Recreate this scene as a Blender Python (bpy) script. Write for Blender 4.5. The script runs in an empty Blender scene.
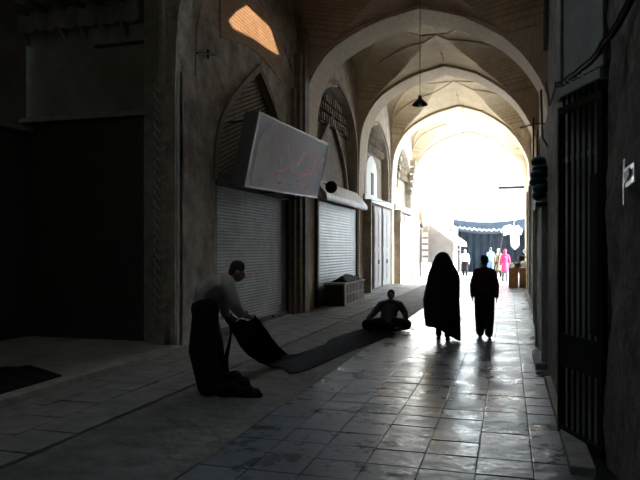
import bpy, math, random
from mathutils import Vector, Matrix
from mathutils.noise import noise as pnoise
random.seed(7)
S = bpy.context.scene
COL = S.collection
R = math.radians

# ------------------------------------------------------------------ camera, sky, sun, exposure
CAMH, HY, F = 1.62, 249.0, 640.0
TH = math.atan(188.0 / F); CT, ST = math.cos(TH), math.sin(TH)
cam_d = bpy.data.cameras.new('camera'); cam_d.sensor_width = 36; cam_d.lens = 36.0
cam_d.shift_y = 9.0 / 640.0; cam_d.clip_end = 300; cam_d.clip_start = 0.05
cam = bpy.data.objects.new('camera', cam_d); COL.objects.link(cam)
cam.location = (0, 0, CAMH); cam.rotation_euler = (R(90), 0, TH)
S.camera = cam
S.view_settings.view_transform = 'Standard'; S.view_settings.look = 'None'
S.view_settings.gamma = 1; S.view_settings.use_curve_mapping = False
S.view_settings.exposure = 1.8
W = bpy.data.worlds.new('World'); S.world = W; W.use_nodes = True
wb = W.node_tree.nodes['Background']; wb.inputs[0].default_value = (0.68, 0.85, 1.0, 1); wb.inputs[1].default_value = 5.0
SUN = Vector((0.86, 0.08, 0.50)).normalized()          # direction towards the sun
sd = bpy.data.lights.new('sun', 'SUN'); sd.energy = 18.0; sd.angle = R(0.6); sd.color = (1.0, 0.94, 0.84)
so = bpy.data.objects.new('sun', sd); COL.objects.link(so)
so.rotation_euler = SUN.to_track_quat('Z', 'Y').to_euler(); so.location = (12, 33, 20)

def fl(u, v, z=0.0):
    x = (u - 320) * CT - F * ST; y = F * CT + (u - 320) * ST; t = (CAMH - z) / (v - HY)
    return Vector((x * t, y * t, z))
def W3(u, v, t):
    return Vector((((u - 320) * CT - F * ST) * t, (F * CT + (u - 320) * ST) * t, CAMH - (v - HY) * t))
def onX(u, v, X):
    x = (u - 320) * CT - F * ST; y = F * CT + (u - 320) * ST; t = X / x
    return Vector((X, y * t, CAMH - (v - HY) * t))
def onY(u, v, Y):
    x = (u - 320) * CT - F * ST; y = F * CT + (u - 320) * ST; t = Y / y
    return Vector((x * t, Y, CAMH - (v - HY) * t))

# ------------------------------------------------------------------ materials
def mat(name, col, rough=0.8, metal=0.0, var=0.0, vscale=3.0, bump=0.0, bscale=20.0, emit=None, dark=None, stain=0.0, spec=0.5):
    m = bpy.data.materials.new(name); m.use_nodes = True
    nt = m.node_tree; b = nt.nodes['Principled BSDF']
    b.inputs['Base Color'].default_value = (*col, 1); b.inputs['Roughness'].default_value = rough
    b.inputs['Metallic'].default_value = metal; b.inputs['Specular IOR Level'].default_value = spec
    if var > 0 or stain > 0:
        tc = nt.nodes.new('ShaderNodeTexCoord')
        n = nt.nodes.new('ShaderNodeTexNoise'); n.inputs['Scale'].default_value = vscale; n.inputs['Detail'].default_value = 6; n.inputs['Roughness'].default_value = .65
        nt.links.new(tc.outputs['Object'], n.inputs['Vector'])
        r = nt.nodes.new('ShaderNodeValToRGB'); r.color_ramp.elements[0].position = .32; r.color_ramp.elements[1].position = .68
        d = dark if dark else tuple(c * (1 - var) for c in col)
        r.color_ramp.elements[0].color = (*d, 1); r.color_ramp.elements[1].color = (*[min(1, c * (1 + var * .5)) for c in col], 1)
        nt.links.new(n.outputs['Fac'], r.inputs['Fac'])
        nt.links.new(r.outputs['Color'], b.inputs['Base Color'])
    if bump > 0:
        tc = nt.nodes.new('ShaderNodeTexCoord')
        n2 = nt.nodes.new('ShaderNodeTexNoise'); n2.inputs['Scale'].default_value = bscale; n2.inputs['Detail'].default_value = 5
        bp = nt.nodes.new('ShaderNodeBump'); bp.inputs['Strength'].default_value = bump; bp.inputs['Distance'].default_value = .03
        nt.links.new(tc.outputs['Object'], n2.inputs['Vector']); nt.links.new(n2.outputs['Fac'], bp.inputs['Height']); nt.links.new(bp.outputs['Normal'], b.inputs['Normal'])
    return m

def brick_mat(name, c1, c2, mort, axes='YZ', bw=.24, bh=.07, ms=.012, rough=.9, rot=0.0, var=.35, bump=.5):
    m = bpy.data.materials.new(name); m.use_nodes = True
    nt = m.node_tree; b = nt.nodes['Principled BSDF']; b.inputs['Roughness'].default_value = rough
    tc = nt.nodes.new('ShaderNodeTexCoord'); sp = nt.nodes.new('ShaderNodeSeparateXYZ'); cb = nt.nodes.new('ShaderNodeCombineXYZ')
    nt.links.new(tc.outputs['Object'], sp.inputs[0])
    nt.links.new(sp.outputs[axes[0]], cb.inputs[0]); nt.links.new(sp.outputs[axes[1]], cb.inputs[1])
    mp = nt.nodes.new('ShaderNodeMapping'); mp.inputs['Rotation'].default_value = (0, 0, rot); nt.links.new(cb.outputs[0], mp.inputs[0])
    br = nt.nodes.new('ShaderNodeTexBrick'); br.inputs['Scale'].default_value = 1
    br.inputs['Brick Width'].default_value = bw; br.inputs['Row Height'].default_value = bh; br.inputs['Mortar Size'].default_value = ms
    br.inputs['Color1'].default_value = (*c1, 1); br.inputs['Color2'].default_value = (*c2, 1); br.inputs['Mortar'].default_value = (*mort, 1)
    nt.links.new(mp.outputs[0], br.inputs['Vector'])
    n = nt.nodes.new('ShaderNodeTexNoise'); n.inputs['Scale'].default_value = 1.6; n.inputs['Detail'].default_value = 7; n.inputs['Roughness'].default_value = .7
    nt.links.new(tc.outputs['Object'], n.inputs['Vector'])
    mr = nt.nodes.new('ShaderNodeMapRange'); mr.inputs['From Min'].default_value = .3; mr.inputs['From Max'].default_value = .7
    mr.inputs['To Min'].default_value = 1 - var; mr.inputs['To Max'].default_value = 1.15; nt.links.new(n.outputs['Fac'], mr.inputs['Value'])
    mx = nt.nodes.new('ShaderNodeVectorMath'); mx.operation = 'SCALE'
    nt.links.new(br.outputs['Color'], mx.inputs[0]); nt.links.new(mr.outputs[0], mx.inputs['Scale'])
    nt.links.new(mx.outputs[0], b.inputs['Base Color'])
    bp = nt.nodes.new('ShaderNodeBump'); bp.inputs['Strength'].default_value = bump; bp.inputs['Distance'].default_value = .02; bp.invert = True
    nt.links.new(br.outputs['Fac'], bp.inputs['Height']); nt.links.new(bp.outputs['Normal'], b.inputs['Normal'])
    return m

M = {}
M['vault'] = brick_mat('ochre_brick_vault', (.76, .63, .45), (.69, .57, .40), (.56, .46, .32), 'XY', .20, .07, .012, var=.25, bump=.15)
M['rib'] = mat('pale_speckled_rib', (.78, .67, .52), .9, var=.0, vscale=22, dark=(.42, .33, .23), stain=1, bump=.6, bscale=30)
M['wall'] = mat('weathered_plaster', (.46, .385, .31), .95, var=.55, vscale=2.6, bump=1.0, bscale=11)
M['wallbrick'] = brick_mat('old_wall_brick', (.42, .34, .25), (.34, .27, .19), (.16, .13, .1), 'YZ', .22, .06, .012, var=.45)
M['diagbrick'] = brick_mat('slanted_brick', (.42, .34, .24), (.36, .28, .19), (.09, .07, .05), 'YZ', .9, .085, .022, rot=-.35, var=.35)
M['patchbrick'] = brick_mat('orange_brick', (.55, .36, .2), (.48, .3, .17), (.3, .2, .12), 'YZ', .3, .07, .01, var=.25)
M['pier'] = mat('pier_plaster', (.46, .39, .31), .9, var=.4, vscale=2.2, bump=.5, bscale=12)
M['jamb'] = mat('door_jamb_stone', (.28, .22, .17), .85, var=.4, vscale=4, bump=.4)
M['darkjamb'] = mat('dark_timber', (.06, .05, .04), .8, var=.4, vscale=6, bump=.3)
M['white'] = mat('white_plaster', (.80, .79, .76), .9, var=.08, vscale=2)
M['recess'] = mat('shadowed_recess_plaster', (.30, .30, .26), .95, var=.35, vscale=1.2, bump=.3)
M['trimstone'] = mat('carved_stone', (.36, .35, .31), .85, var=.3, vscale=5, bump=.3)
M['mortar'] = mat('dirt_joint', (.025, .024, .022), .8, var=.4)
M['shutter'] = mat('grey_steel_shutter', (.17, .165, .155), .6, .1, var=.3, vscale=2.5)
M['shutter2'] = mat('bright_steel_shutter', (.15, .15, .14), .45, .3, var=.25, vscale=2.5)
M['greydoor'] = mat('faded_grey_doors', (.37, .335, .315), .7, .1, var=.2, vscale=3)
M['ironblack'] = mat('dark_iron', (.03, .03, .03), .55, .6, var=.3)
M['steelgrey'] = mat('galvanised_pipe', (.42, .43, .43), .6, .2, var=.3, vscale=8)
M['board'] = mat('grey_boards', (.38, .39, .37), .85, var=.25, vscale=3)
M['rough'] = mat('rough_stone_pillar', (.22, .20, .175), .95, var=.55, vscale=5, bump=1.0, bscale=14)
M['black'] = mat('black_cloth', (.010, .010, .012), .85, var=.3, vscale=6, spec=.12)
M['blackpv'] = mat('black_chador_cloth', (.010, .010, .012), .7, spec=.12)
M['runner'] = mat('dark_runner_cloth', (.012, .014, .019), .9, spec=.08, var=.4, vscale=8, bump=.3, bscale=60)
M['skin'] = mat('skin', (.42, .25, .17), .6)
M['hair'] = mat('black_hair', (.012, .010, .009), .6)
M['shirtgrey'] = mat('grey_shirt_cloth', (.34, .33, .30), .9, spec=.12)
M['shirtdk'] = mat('dark_grey_shirt_cloth', (.11, .11, .11), .9, spec=.12)
M['shirtred'] = mat('dark_red_shirt_cloth', (.055, .008, .013), .9)
M['shirtwhite'] = mat('white_shirt_cloth', (.55, .55, .53), .9)
M['shirtblue'] = mat('blue_shirt_cloth', (.10, .17, .23), .9)
M['jeans'] = mat('blue_jeans', (.05, .10, .18), .9)
M['pink'] = mat('pink_coat_cloth', (.50, .02, .09), .9)
M['olive'] = mat('olive_coat_cloth', (.14, .11, .06), .9)
M['eye'] = mat('eye', (.03, .02, .02), .3)
M['signside'] = mat('sign_casing', (.16, .16, .16), .6, .2)
M['signtrim'] = mat('sign_edge_trim', (.7, .7, .7), .4, .6)
M['pinkink'] = mat('faded_pink_lettering', (.66, .20, .27), .6)
M['whiteink'] = mat('white_lettering', (.7, .72, .75), .7)
M['figink'] = mat('printed_figure', (.27, .25, .24), .6)
M['awning'] = mat('pale_awning_metal', (.55, .53, .50), .6, .2, var=.25, vscale=4)
M['boxdark'] = mat('painted_box_end', (.055, .04, .036), .6)
M['boxpink'] = mat('worn_pinkish_plaster', (.40, .33, .31), .8, var=.25)
M['bluecloth'] = mat('dark_blue_drapery', (.016, .026, .04), .9, var=.4, vscale=3)
M['canopy'] = mat('white_canvas', (.85, .85, .84), .9)
nt_ = M['canopy'].node_tree; tr_ = nt_.nodes.new('ShaderNodeBsdfTranslucent'); tr_.inputs[0].default_value = (.85, .85, .84, 1); mx_ = nt_.nodes.new('ShaderNodeMixShader'); mx_.inputs[0].default_value = .5
nt_.links.new(nt_.nodes['Principled BSDF'].outputs[0], mx_.inputs[1]); nt_.links.new(tr_.outputs[0], mx_.inputs[2]); nt_.links.new(mx_.outputs[0], nt_.nodes['Material Output'].inputs['Surface'])
M['crate'] = mat('orange_brown_wood', (.50, .25, .09), .8, var=.3, vscale=5)
M['teal'] = mat('dark_teal_tarp', (.02, .09, .12), .55, var=.3)
M['paper'] = mat('pale_blue_poster', (.55, .62, .8), .4)
M['red'] = mat('orange_red_plastic', (.45, .1, .05), .6)
M['greyblock'] = mat('grey_shop_block', (.14, .13, .13), .9, var=.2)
M['wire'] = mat('cable_black', (.015, .015, .015), .6)
M['glass'] = mat('lamp_glass', (.8, .85, .85), .2)
M['asphalt'] = mat('pale_paving', (.50, .50, .49), .9, var=.15)

def sign_mat():
    m = mat('sign_face_lilac', (.26, .26, .34), .7, spec=.25); nt = m.node_tree; b = nt.nodes['Principled BSDF']
    tc = nt.nodes.new('ShaderNodeTexCoord'); n = nt.nodes.new('ShaderNodeTexNoise'); n.inputs['Scale'].default_value = .9; n.inputs['Detail'].default_value = 3
    r = nt.nodes.new('ShaderNodeValToRGB')
    r.color_ramp.elements[0].position = .35; r.color_ramp.elements[0].color = (.70, .72, .88, 1)
    r.color_ramp.elements[1].position = .68; r.color_ramp.elements[1].color = (.88, .76, .84, 1)
    nt.links.new(tc.outputs['Object'], n.inputs['Vector']); nt.links.new(n.outputs['Fac'], r.inputs['Fac']); nt.links.new(r.outputs['Color'], b.inputs['Base Color'])
    return m
M['signface'] = sign_mat()

def slab_mat():
    m = bpy.data.materials.new('polished_paving_slabs'); m.use_nodes = True
    nt = m.node_tree; b = nt.nodes['Principled BSDF']
    tc = nt.nodes.new('ShaderNodeTexCoord')
    n = nt.nodes.new('ShaderNodeTexNoise'); n.inputs['Scale'].default_value = 2.0; n.inputs['Detail'].default_value = 8; n.inputs['Roughness'].default_value = .7
    nt.links.new(tc.outputs['Object'], n.inputs['Vector'])
    r = nt.nodes.new('ShaderNodeValToRGB'); r.color_ramp.elements[0].position = .35; r.color_ramp.elements[1].position = .7
    r.color_ramp.elements[0].color = (.10, .115, .135, 1); r.color_ramp.elements[1].color = (.22, .25, .285, 1)
    nt.links.new(n.outputs['Fac'], r.inputs['Fac']); nt.links.new(r.outputs['Color'], b.inputs['Base Color'])
    mr = nt.nodes.new('ShaderNodeMapRange'); mr.inputs['From Min'].default_value = .3; mr.inputs['From Max'].default_value = .7
    mr.inputs['To Min'].default_value = .17; mr.inputs['To Max'].default_value = .46
    nt.links.new(n.outputs['Fac'], mr.inputs['Value']); nt.links.new(mr.outputs[0], b.inputs['Roughness'])
    n2 = nt.nodes.new('ShaderNodeTexNoise'); n2.inputs['Scale'].default_value = 7.0; n2.inputs['Detail'].default_value = 4
    nt.links.new(tc.outputs['Object'], n2.inputs['Vector'])
    bp = nt.nodes.new('ShaderNodeBump'); bp.inputs['Strength'].default_value = .55; bp.inputs['Distance'].default_value = .02
    nt.links.new(n2.outputs['Fac'], bp.inputs['Height']); nt.links.new(bp.outputs['Normal'], b.inputs['Normal'])
    return m
M['slab'] = slab_mat()
M['lane'] = mat('worn_lane_slabs', (.24, .235, .225), .75, var=.4, vscale=3, bump=.5, bscale=8)
M['gutter'] = mat('cracked_concrete', (.17, .16, .15), .85, var=.5, vscale=3.5, bump=1.0, bscale=7)

def girih_mat():
    m = bpy.data.materials.new('dark_patterned_tile'); m.use_nodes = True
    nt = m.node_tree; b = nt.nodes['Principled BSDF']; b.inputs['Roughness'].default_value = .45
    tc = nt.nodes.new('ShaderNodeTexCoord'); v = nt.nodes.new('ShaderNodeTexVoronoi'); v.inputs['Scale'].default_value = 3.2; v.inputs['Randomness'].default_value = .0
    v.feature = 'F1'; v.distance = 'MANHATTAN'
    nt.links.new(tc.outputs['Object'], v.inputs['Vector'])
    ms = nt.nodes.new('ShaderNodeMath'); ms.operation = 'SINE'; mu = nt.nodes.new('ShaderNodeMath'); mu.operation = 'MULTIPLY'; mu.inputs[1].default_value = 28
    nt.links.new(v.outputs['Distance'], mu.inputs[0]); nt.links.new(mu.outputs[0], ms.inputs[0])
    r = nt.nodes.new('ShaderNodeValToRGB'); r.color_ramp.elements[0].position = .45; r.color_ramp.elements[1].position = .6
    r.color_ramp.elements[0].color = (.028, .028, .026, 1); r.color_ramp.elements[1].color = (.13, .13, .115, 1)
    nt.links.new(ms.outputs[0], r.inputs['Fac']); nt.links.new(r.outputs['Color'], b.inputs['Base Color'])
    return m
M['girih'] = girih_mat()

# ------------------------------------------------------------------ mesh helpers
class MB:
    def __init__(s): s.v = []; s.f = []
    def quad(s, a, b, c, d):
        i = len(s.v); s.v += [tuple(a), tuple(b), tuple(c), tuple(d)]; s.f.append((i, i+1, i+2, i+3))
    def poly(s, pts):
        i = len(s.v); s.v += [tuple(p) for p in pts]; s.f.append(tuple(range(i, i+len(pts))))
    def box(s, x0, x1, y0, y1, z0, z1, bev=0.0):
        s.prism([(x0, y0), (x1, y0), (x1, y1), (x0, y1)], z0, z1)
    def prism(s, pts, z0, z1):
        n = len(pts); i = len(s.v)
        s.v += [(p[0], p[1], z0) for p in pts] + [(p[0], p[1], z1) for p in pts]
        s.f.append(tuple(range(i+n-1, i-1, -1))); s.f.append(tuple(range(i+n, i+2*n)))
        for k in range(n):
            j = (k+1) % n; s.f.append((i+k, i+j, i+n+j, i+n+k))
    def extrude(s, pts, off):
        """pts: planar 3d polygon, off: vector"""
        n = len(pts); i = len(s.v); off = Vector(off)
        s.v += [tuple(p) for p in pts] + [tuple(Vector(p) + off) for p in pts]
        s.f.append(tuple(range(i+n-1, i-1, -1))); s.f.append(tuple(range(i+n, i+2*n)))
        for k in range(n):
            j = (k+1) % n; s.f.append((i+k, i+j, i+n+j, i+n+k))
    def grid(s, fn, nu, nv):
        i = len(s.v)
        for a in range(nu+1):
            for b in range(nv+1): s.v.append(tuple(fn(a/nu, b/nv)))
        for a in range(nu):
            for b in range(nv):
                k = i + a*(nv+1) + b
                s.f.append((k, k+nv+1, k+nv+2, k+1))
    def tube(s, pts, r, n=8, cap=True):
        pts = [Vector(p) for p in pts]; rs = r if isinstance(r, (list, tuple)) else [r]*len(pts)
        rings = []
        for k, p in enumerate(pts):
            d = (pts[min(k+1, len(pts)-1)] - pts[max(k-1, 0)]).normalized()
            a = d.orthogonal().normalized() if k == 0 else (pa - d * pa.dot(d)).normalized()
            pa = a; b = d.cross(a)
            i = len(s.v); rings.append(i)
            for q in range(n):
                an = 2*math.pi*q/n; s.v.append(tuple(p + (a*math.cos(an) + b*math.sin(an))*rs[k]))
        for k in range(len(rings)-1):
            for q in range(n):
                w = (q+1) % n; s.f.append((rings[k]+q, rings[k]+w, rings[k+1]+w, rings[k+1]+q))
        if cap:
            s.f.append(tuple(range(rings[0]+n-1, rings[0]-1, -1))); s.f.append(tuple(range(rings[-1], rings[-1]+n)))
    def ball(s, c, rad, rot=None, nu=14, nv=9):
        c = Vector(c); r = rad if isinstance(rad, (tuple, list)) else (rad,)*3
        i = len(s.v); rot = rot or Matrix.Identity(3)
        for a in range(1, nv):
            ph = math.pi*a/nv
            for b in range(nu):
                th = 2*math.pi*b/nu
                s.v.append(tuple(c + rot @ Vector((r[0]*math.sin(ph)*math.cos(th), r[1]*math.sin(ph)*math.sin(th), r[2]*math.cos(ph)))))
        t = len(s.v); s.v.append(tuple(c + rot @ Vector((0, 0, r[2])))); s.v.append(tuple(c - rot @ Vector((0, 0, r[2]))))
        for a in range(nv-2):
            for b in range(nu):
                w = (b+1) % nu
                s.f.append((i+a*nu+b, i+(a+1)*nu+b, i+(a+1)*nu+w, i+a*nu+w))
        for b in range(nu):
            w = (b+1) % nu
            s.f.append((t, i+b, i+w)); s.f.append((t+1, i+(nv-2)*nu+w, i+(nv-2)*nu+b))
    def lathe(s, c, prof, n=20):
        c = Vector(c); i = len(s.v)
        for (r, z) in prof:
            for q in range(n):
                an = 2*math.pi*q/n; s.v.append((c.x + r*math.cos(an), c.y + r*math.sin(an), c.z + z))
        for k in range(len(prof)-1):
            for q in range(n):
                w = (q+1) % n; s.f.append((i+k*n+q, i+k*n+w, i+(k+1)*n+w, i+(k+1)*n+q))
    def build(s, name, m, parent=None, smooth=False, org=None, solid=0.0, bevel=0.0):
        me = bpy.data.meshes.new(name)
        o = org if org is not None else (parent['_o'] if parent is not None and '_o' in parent.keys() else None)
        vs = s.v
        if parent is not None: vs = [tuple(Vector(v) - WORG[parent.name]) for v in s.v]
        elif org is not None: vs = [tuple(Vector(v) - Vector(org)) for v in s.v]
        me.from_pydata(vs, [], s.f); me.validate(); me.update()
        if smooth:
            for p in me.polygons: p.use_smooth = True
        ob = bpy.data.objects.new(name, me); COL.objects.link(ob)
        if m is not None: me.materials.append(m)
        if parent is not None:
            ob.parent = parent; WORG[ob.name] = WORG[parent.name].copy()
        else:
            ob.location = org if org is not None else (0, 0, 0); WORG[ob.name] = Vector(ob.location)
        if solid:
            q = ob.modifiers.new('solid', 'SOLIDIFY'); q.thickness = solid; q.offset = 0
        if bevel:
            q = ob.modifiers.new('bevel', 'BEVEL'); q.width = bevel; q.segments = 2; q.limit_method = 'ANGLE'
        return ob
WORG = {}
def tag(o, label, cat, group=None, kind=None):
    o['label'] = label; o['category'] = cat
    if group: o['group'] = group
    if kind: o['kind'] = kind
    return o
def thing(name, loc, label, cat, group=None):
    o = bpy.data.objects.new(name, None); COL.objects.link(o); o.location = loc; o.empty_display_size = .1
    WORG[o.name] = Vector(loc); return tag(o, label, cat, group)
def struct(o, label=None, cat=None):
    o['kind'] = 'structure'
    if label: o['label'] = label
    if cat: o['category'] = cat
    return o

# ------------------------------------------------------------------ the street floor
YB, YE = -6.0, 36.6      # the roofed street
XL, XR = -5.15, 0.9
g = MB(); g.box(-14, 14, -8, 64, -.30, -.012)
struct(g.build('floor', M['mortar']), 'dark dirt bed showing in the joints between the street paving', 'floor')
def slabs(name, x0, x1, y0, y1, w, h, m, gap=.009, tilt=.006, jit=0.0, offs=False, hz=.003):
    mb = MB(); nx = max(1, round((x1-x0)/w)); w = (x1-x0)/nx; ny = max(1, round((y1-y0)/h)); h = (y1-y0)/ny
    for j in range(ny):
        for i in range(nx):
            a = x0 + i*w + gap/2; b = a + w - gap; c = y0 + j*h + gap/2; d = c + h - gap
            if offs: c += (i % 3)*h*.33; d += (i % 3)*h*.33
            if jit: c += random.uniform(-jit, jit)*.3
            tx, ty = random.gauss(0, tilt), random.gauss(0, tilt); z = random.uniform(-hz, hz)
            P = [(a, c), (b, c), (b, d), (a, d)]
            cx, cy = (a+b)/2, (c+d)/2
            top = [(p[0], p[1], z + (p[0]-cx)*tx + (p[1]-cy)*ty) for p in P]
            e = .006
            inn = [(p[0] + (e if p[0] < cx else -e), p[1] + (e if p[1] < cy else -e), p[2] + .0008) for p in top]
            k = len(mb.v); mb.v += inn + top + [(p[0], p[1], -.02) for p in P]
            mb.f.append((k, k+1, k+2, k+3))
            for q in range(4):
                r = (q+1) % 4; mb.f.append((k+q, k+4+q, k+4+r, k+r)); mb.f.append((k+4+q, k+8+q, k+8+r, k+4+r))
    return struct(mb.build(name, m))
slabs('floor', -2.24, 0.58, YB, 36.6, .40, .37, M['slab'])['label'] = 'polished grey square paving slabs down the middle of the street'
slabs('floor', -5.6, -3.62, YB, 36.6, .52, .60, M['lane'], gap=.014, tilt=.01, offs=True)['label'] = 'worn paving lane along the left shops'
slabs('floor', 0.58, 1.6, 8.9, 36.6, .5, .6, M['lane'], gap=.014)['label'] = 'paving lane along the right shops'
def gut(u, v):
    x = -3.615 + u*(1.37); y = YB + v*(36.6-YB)
    n = pnoise(Vector((x*1.7, y*1.3, 0)))*.010 + pnoise(Vector((x*6, y*6, 3)))*.004
    edge = min(u, 1-u)
    return (x, y, -.001 + n - (.016 if edge < .02 else 0))
mb = MB(); mb.grid(gut, 22, 520)
struct(mb.build('floor', M['gutter'], smooth=True), 'cracked uneven concrete strip between the two paved lanes', 'floor')
slabs('floor', -6.5, 4.5, 36.6, 62, .6, .6, M['asphalt'], gap=.01)['label'] = 'sunlit pale paving of the open court beyond the last arch'
mb = MB(); mb.box(1.6, 14, 29.0, 37, -.02, 0); struct(mb.build('floor', M['asphalt']), 'pale ground of the side street on the right', 'floor')

# kerb of the dark portal recess and its raised floor
mb = MB(); mb.box(-5.22, -5.0, -6, 9.25, -.02, .07); struct(mb.build('trim_1', M['trimstone'], bevel=.01), 'stone kerb along the dark portal recess', 'kerb')
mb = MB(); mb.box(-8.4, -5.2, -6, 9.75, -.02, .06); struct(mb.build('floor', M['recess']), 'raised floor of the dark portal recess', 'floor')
mb = MB(); mb.box(.43, .60, 4.9, 8.3, -.02, .07); struct(mb.build('trim_2', M['trimstone'], bevel=.012), 'pale kerb stone beside the right hand doors', 'kerb')

# ------------------------------------------------------------------ arch profiles
PT = [(0, 1), (.12, .976), (.29, .945), (.45, .895), (.60, .83), (.72, .765), (.81, .69), (.89, .59), (.95, .48), (.985, .33), (1.0, 0.0)]
PTR = [(0, 1), (.15, .965), (.35, .905), (.52, .815), (.68, .717), (.80, .60), (.87, .51), (.95, .38), (.99, .27), (1, 0)]
PN = [(0, 1), (.3, .84), (.65, .62), (.86, .44), (.96, .27), (1, 0)]
def prof(q, T=None):
    q = min(1, abs(q)); T = T or PT
    for (a, pa), (b, pb) in zip(T, T[1:]):
        if q <= b: return pa + (pb-pa)*(q-a)/(b-a)
    return 0.0
XC = -2.10
def arch_pts(x0, x1, xa, zs, za, n=22):
    pts = []
    for k in range(n+1):
        a = k/n; e = 1 - math.cos(a*math.pi/2)     # finer towards the springing
        q = math.sin(a*math.pi/2)
        pts.append((xa - (xa-x0)*math.cos(a*math.pi/2), zs + (za-zs)*prof(math.cos(a*math.pi/2))))
    right = []
    for k in range(1, n+1):
        a = k/n; q = math.sin(a*math.pi/2)
        right.append((xa + (x1-xa)*q, zs + (za-zs)*prof(q, PTR)))
    return pts + right
def rib(name, y0, y1, zi, zo, label, xl_in=-5.10, xl_out=-5.35, xr_in=.90, xr_out=1.3, m='rib'):
    mb = MB()
    zs_i, zs_o = 4.3, 4.3
    inn = [(xl_in, 0)] + arch_pts(xl_in, xr_in, XC, zs_i, zi) + [(xr_in, 0)]
    out = [(xl_out, 0)] + arch_pts(xl_out+.15, xr_out-.3, XC, zs_o, zo) + [(xr_out, 0)]
    out[1] = (xl_out, out[1][1]); out[-2] = (xr_out, out[-2][1])
    for (a, b), (c, d) in zip(zip(inn, inn[1:]), zip(out, out[1:])):
        A = [(p[0], y0, p[1]) for p in (a, b, d, c)]; B = [(p[0], y1, p[1]) for p in (a, b, d, c)]
        mb.poly(A[::-1]); mb.poly(B)
        mb.quad((a[0], y0, a[1]), (b[0], y0, b[1]), (b[0], y1, b[1]), (a[0], y1, a[1]))
        mb.quad((c[0], y1, c[1]), (d[0], y1, d[1]), (d[0], y0, d[1]), (c[0], y0, c[1]))
    for a, b in zip(out[1:-1], out[2:-1]):
        for y in (y0+.02, y1-.02): mb.quad((a[0], y, a[1]-.02), (b[0], y, b[1]-.02), (b[0], y, 9.0), (a[0], y, 9.0))
    return struct(mb.build(name, M[m]), label, 'arch')
rib('trim_3', 9.25, 9.62, 7.5, 7.6, 'transverse arch over the street above the carved column', xl_in=-5.16, m='wall')
rib('trim_4', 15.8, 17.0, 7.54, 7.66, 'nearest full transverse arch with pale speckled brick face')
rib('trim_5', 22.3, 23.5, 7.90, 8.02, 'second transverse arch of pale brick')
rib('trim_6', 29.0, 30.2, 7.95, 8.07, 'third transverse arch of pale brick')
rib('trim_7', 35.9, 36.9, 8.0, 8.15, 'last transverse arch framing the bright court')
rib('trim_8', 2.4, 3.1, 7.5, 7.6, 'transverse arch behind the viewpoint')

# ------------------------------------------------------------------ vaults
HOLE = None
def vault(y0, y1, za, label, hl=6.9, cut=None, n=96, side=True, hl_r=None, e0=7.56, e1=7.56):
    yc, b = (y0+y1)/2, (y1-y0)/2; xl, xr = -5.2, .98; mb = MB()
    hl_r = hl_r or hl
    def z(x, y):
        s = (XC-x)/(XC-xl) if x < XC else (x-XC)/(xr-XC)
        tt = (y-y0)/(y1-y0); ze = e0 + (e1-e0)*tt; zc = ze + (za-ze)*(1-abs(2*tt-1)**2.2)
        base = 4.3 + (zc-4.3)*prof(min(s, .995), PT if x < XC else PTR)
        w = prof((y-yc)/b)
        dl, dr = x-xl, xr-x
        cl = 4.0 + (hl-4.0)*w + .42*dl - .02*dl*dl
        cr = 4.0 + (hl_r-4.0)*w + .42*dr - .02*dr*dr
        v = base
        if side: v = max(base, min(cl, za+.22), min(cr, za+.22))
        return v
    def ok(x, y): return cut is None or not (cut[0] < x < cut[1] and cut[2] < y < cut[3])
    N = n; xs = [xl + (xr-xl)*i/N for i in range(N+1)]; ys = [y0 + (y1-y0)*j/N for j in range(N+1)]
    for i in range(N+1):
        for j in range(N+1): mb.v.append((xs[i], ys[j], z(xs[i], ys[j])))
    for i in range(N):
        for j in range(N):
            if ok((xs[i]+xs[i+1])/2, (ys[j]+ys[j+1])/2):
                k = i*(N+1)+j; mb.f.append((k, k+1, k+N+2, k+N+1))
    ob = struct(mb.build('ceiling', M['vault']), label, 'vault')
    q = ob.modifiers.new('solid', 'SOLIDIFY'); q.thickness = .12; q.offset = -1
    if n > 60:
        mb = MB()
        def ln(p, q_):
            L = [(p[0]+(q_[0]-p[0])*k/16, p[1]+(q_[1]-p[1])*k/16) for k in range(17)]
            if any(not ok(*a) for a in L): return
            mb.tube([(a[0], a[1], z(*a)-.01) for a in L], .030, 6)
        for sx, X1 in ((-1, xl), (1, xr)):
            hw = abs(X1-XC); A_ = (XC+sx*hw*.50, yc)
            for sy in (-1, 1):
                cn = (X1-sx*.06, yc+sy*b*.96); B_ = (XC, yc+sy*b*.62); C_ = (XC+sx*hw*.42, yc+sy*b*.50)
                ln(cn, A_); ln(cn, (XC, yc))
        for sy in (-1, 1): ln((XC, yc+sy*b*.97), (XC, yc+sy*b*.62))
        struct(mb.build('ceiling', M['vault'], smooth=True), 'thin raised plaster seams of the ' + label.split(' with ')[0], 'vault seams')
    return z
# roof opening that lets the sun onto the left wall of the nearest bay
ZH = 8.30
patch = [(229, 20), (236, 12), (247, 5), (256, 4), (264, 16), (272, 32), (279, 55), (268, 49), (256, 40), (243, 33), (233, 28)]
hole = []
for (u, v) in patch:
    p = onX(u, v, -5.13); t = (ZH - p.z)/SUN.z; h = p + SUN*t; hole.append((h.x, h.y))
hx = [h[0] for h in hole]; hy = [h[1] for h in hole]
CUT = (min(hx)-.35, max(hx)+.35, min(hy)-.35, max(hy)+.35)
FILL_LAN = [(-2.9, -1.7, 3.9, 5.1)]  # added opening, out of view, for fill light; its tall side blocks sun
for (a, b, c, d) in FILL_LAN:
    mb = MB(); w_ = .12
    for q in ((a-w_, a, c-w_, d+w_, 8.6), (b, b+w_, c-w_, d+w_, 10.0), (a, b, c-w_, c, 8.6), (a, b, d, d+w_, 8.6)): mb.box(*q[:4], 7.72, q[4])
    struct(mb.build('ceiling', M['vault']), 'walls of an added, unseen lantern that brightens the near street', 'roof lantern')
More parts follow.
